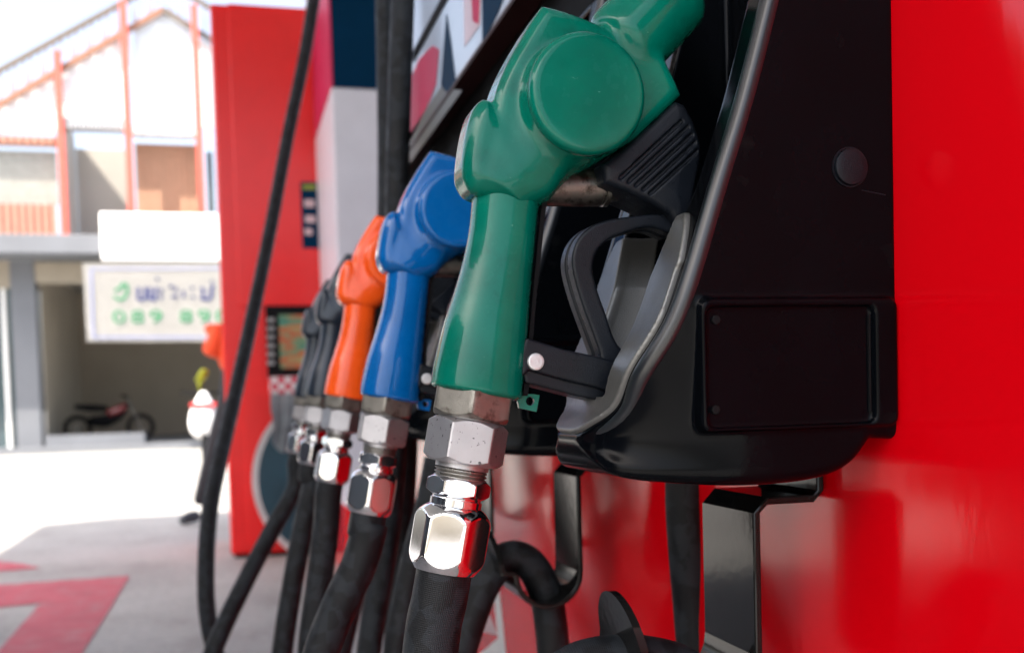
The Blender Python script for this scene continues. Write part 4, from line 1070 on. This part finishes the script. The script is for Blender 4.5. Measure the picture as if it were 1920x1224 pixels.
wheel('wheel', sc(0, .24, .0), .19, .05, M['matteblack'], sc_); wheel('wheel', sc(0, .24, 1.2), .19, .05, M['matteblack'], sc_)
bm = bmesh.new(); tube(bm, catmull([sc(-.32, 1.06, .25), sc(-.12, 1.04, .17), sc(.12, 1.04, .17), sc(.32, 1.06, .25)], 5), .018, 10); fin('handlebar', bm, M['matteblack'], sc_, smooth=60)

# red motorbike inside the open shop bay
MX = BX+1.9
mk = empty('motorbike', onX(205, 815, MX)); mk.location.z = .12
tag(mk, 'dark and red motorbike parked sideways inside the open shop bay', 'motorbike')
mc = onX(205, 800, MX)
def mb(y, z, dx=0): return Vector((MX+dx, mc.y-y, .12+z))     # y grows to the right in the photo
def wheelx(c, R, r, parent):
    bm = bmesh.new(); pts = [c+Vector((0, math.cos(a)*R, math.sin(a)*R)) for a in [2*math.pi*k/28 for k in range(29)]]
    tube(bm, pts, r, 12, cap=False); o = fin('wheel', bm, M['matteblack'], parent, smooth=60, merge=True)
    bm = bmesh.new(); lathe(bm, c-Vector((.03, 0, 0)), c+Vector((.03, 0, 0)), [(0, .07), (.06, .07)], 20); fin('hub', bm, M['darksteel'], o)
wheelx(mb(-.66, .31), .26, .05, mk); wheelx(mb(.66, .31), .26, .05, mk)
redp = mat('dark_red_bike_paint', (.16, .01, .012), .25, coat=.6)
skin_body('frame', [V4(mb(-.45, .48), .10), V4(mb(-.1, .45), .16), V4(mb(.25, .60), .12), V4(mb(.42, .85), .06)], [(0, 1), (1, 2), (2, 3)], M['matteblack'], mk)
skin_body('fairing', [V4(mb(-.05, .62, -.03), .10), V4(mb(.25, .70, -.03), .13), V4(mb(.40, .82, -.03), .07)], [(0, 1), (1, 2)], redp, mk)
skin_body('seat', [V4(mb(-.72, .80), .06), V4(mb(-.35, .76), .09), V4(mb(.0, .74), .07)], [(0, 1), (1, 2)], M['matteblack'], mk)
bm = bmesh.new(); tube(bm, [mb(.66, .31, -.07), mb(.42, .95, -.07)], .025, 10); fin('fork', bm, M['darksteel'], mk, smooth=60)
bm = bmesh.new(); tube(bm, catmull([mb(.30, 1.02, -.32), mb(.42, .98, -.1), mb(.42, .98, .1), mb(.30, 1.02, .32)], 5), .02, 10); fin('handlebar', bm, M['matteblack'], mk, smooth=60)

# row houses left of the frame, seen only in reflections
for i, (x, y, hgt, c) in enumerate(((14, 24, 6.5, (.42, .34, .24)), (3, 26, 7.5, (.50, .42, .32)), (-10, 25, 6, (.4, .38, .36)))):
    h_ = empty('row_house', (x, y, 0)); tag(h_, ['low tan row house left of the frame nearest the shophouse', 'taller cream row house left of the frame', 'grey row house left of the frame behind the camera'][i], 'building', 'row houses left of the frame')
    wmt = mat('house_render', tuple(c), .8, var=.08, vs_=.7)
    bm = bmesh.new(); box(bm, (x-5.3, y, 0), (x+5.3, y+7, hgt)); fin('wall', bm, wmt, h_)
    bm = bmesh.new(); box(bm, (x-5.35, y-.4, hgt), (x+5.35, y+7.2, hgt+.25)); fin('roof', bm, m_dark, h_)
    for j in range(3):
        for zz in (.3, 3.4):
            bm = bmesh.new(); box(bm, (x-4.4+j*3.2, y-.04, zz), (x-2.2+j*3.2, y-.002, zz+2.2)); fin('window', bm, m_dark, h_)

# unseen van at left and cabinet behind the camera, both added to darken reflections
van = empty('reflection_van', (.8, 2.65, 0)); tag(van, 'unseen dark navy van added left of the frame to darken the wall reflections', 'van')
vp = mat('dark_van_paint', (.02, .022, .03), .3, coat=.8)
prof = [(-.5, .35), (4.7, .35), (4.75, .9), (4.6, 1.15), (3.75, 1.35), (3.2, 2.1), (2.9, 2.25), (-.4, 2.28), (-.5, 2.1)]
bm = bmesh.new(); prism(bm, [Vector((x, 3.05, z)) for x, z in prof], Vector((0, 1.9, 0)), .06, 3); bmesh.ops.translate(bm, verts=bm.verts, vec=(-.55, -.85, 0)); fin('body', bm, vp, van, smooth=40)
gl = mat('van_glass', (.01, .012, .014), .05, coat=.5)
bm = bmesh.new(); prism(bm, [Vector((x, 3.04, z)) for x, z in [(2.2, 1.4), (3.6, 1.4), (3.15, 2.02), (2.2, 2.05)]], Vector((0, .02, 0))); bmesh.ops.translate(bm, verts=bm.verts, vec=(-.55, -.85, 0)); fin('side_window', bm, gl, van)
bm = bmesh.new(); prism(bm, [Vector((3.79, y, 1.40)) for y in (3.2, 4.8)]+[Vector((3.27, y, 2.08)) for y in (4.7, 3.3)], Vector((.02, 0, .02))); bmesh.ops.translate(bm, verts=bm.verts, vec=(-.55, -.85, 0)); fin('windscreen', bm, gl, van)
for x in (-.05, 3.25):
    for y in (2.27, 4.03):
        bm = bmesh.new(); pts = [Vector((x+math.cos(a)*.26, y, .34+math.sin(a)*.26)) for a in [2*math.pi*k/32 for k in range(33)]]
        tube(bm, pts, .085, 12, cap=False); wo = fin('wheel', bm, M['matteblack'], van, smooth=60, merge=True)
        bm = bmesh.new(); lathe(bm, Vector((x, y-.05, .34)), Vector((x, y+.05, .34)), [(0, .19), (.1, .19)], 28); fin('rim', bm, M['steel'], wo)
pk = empty('reflection_cabinet', (-1.9, -2.6, 0)); tag(pk, 'unseen tall dark cabinet added behind the camera to darken reflections', 'cabinet')  # added so the holder sides mirror something black
bm = bmesh.new(); box(bm, (-2.3, -4.2, 0), (-1.5, -1.02, 3.2), .02); fin('housing', bm, mat('dark_cabinet_paint', (.012, .010, .012), .7), pk, smooth=40)
bm = bmesh.new(); box(bm, (-1.499, -2.5, .2), (-1.48, -1.2, 2.2), .005); dd = fin('door', bm, mat('dark_cabinet_door', (.014, .012, .014), .7), pk, smooth=40)
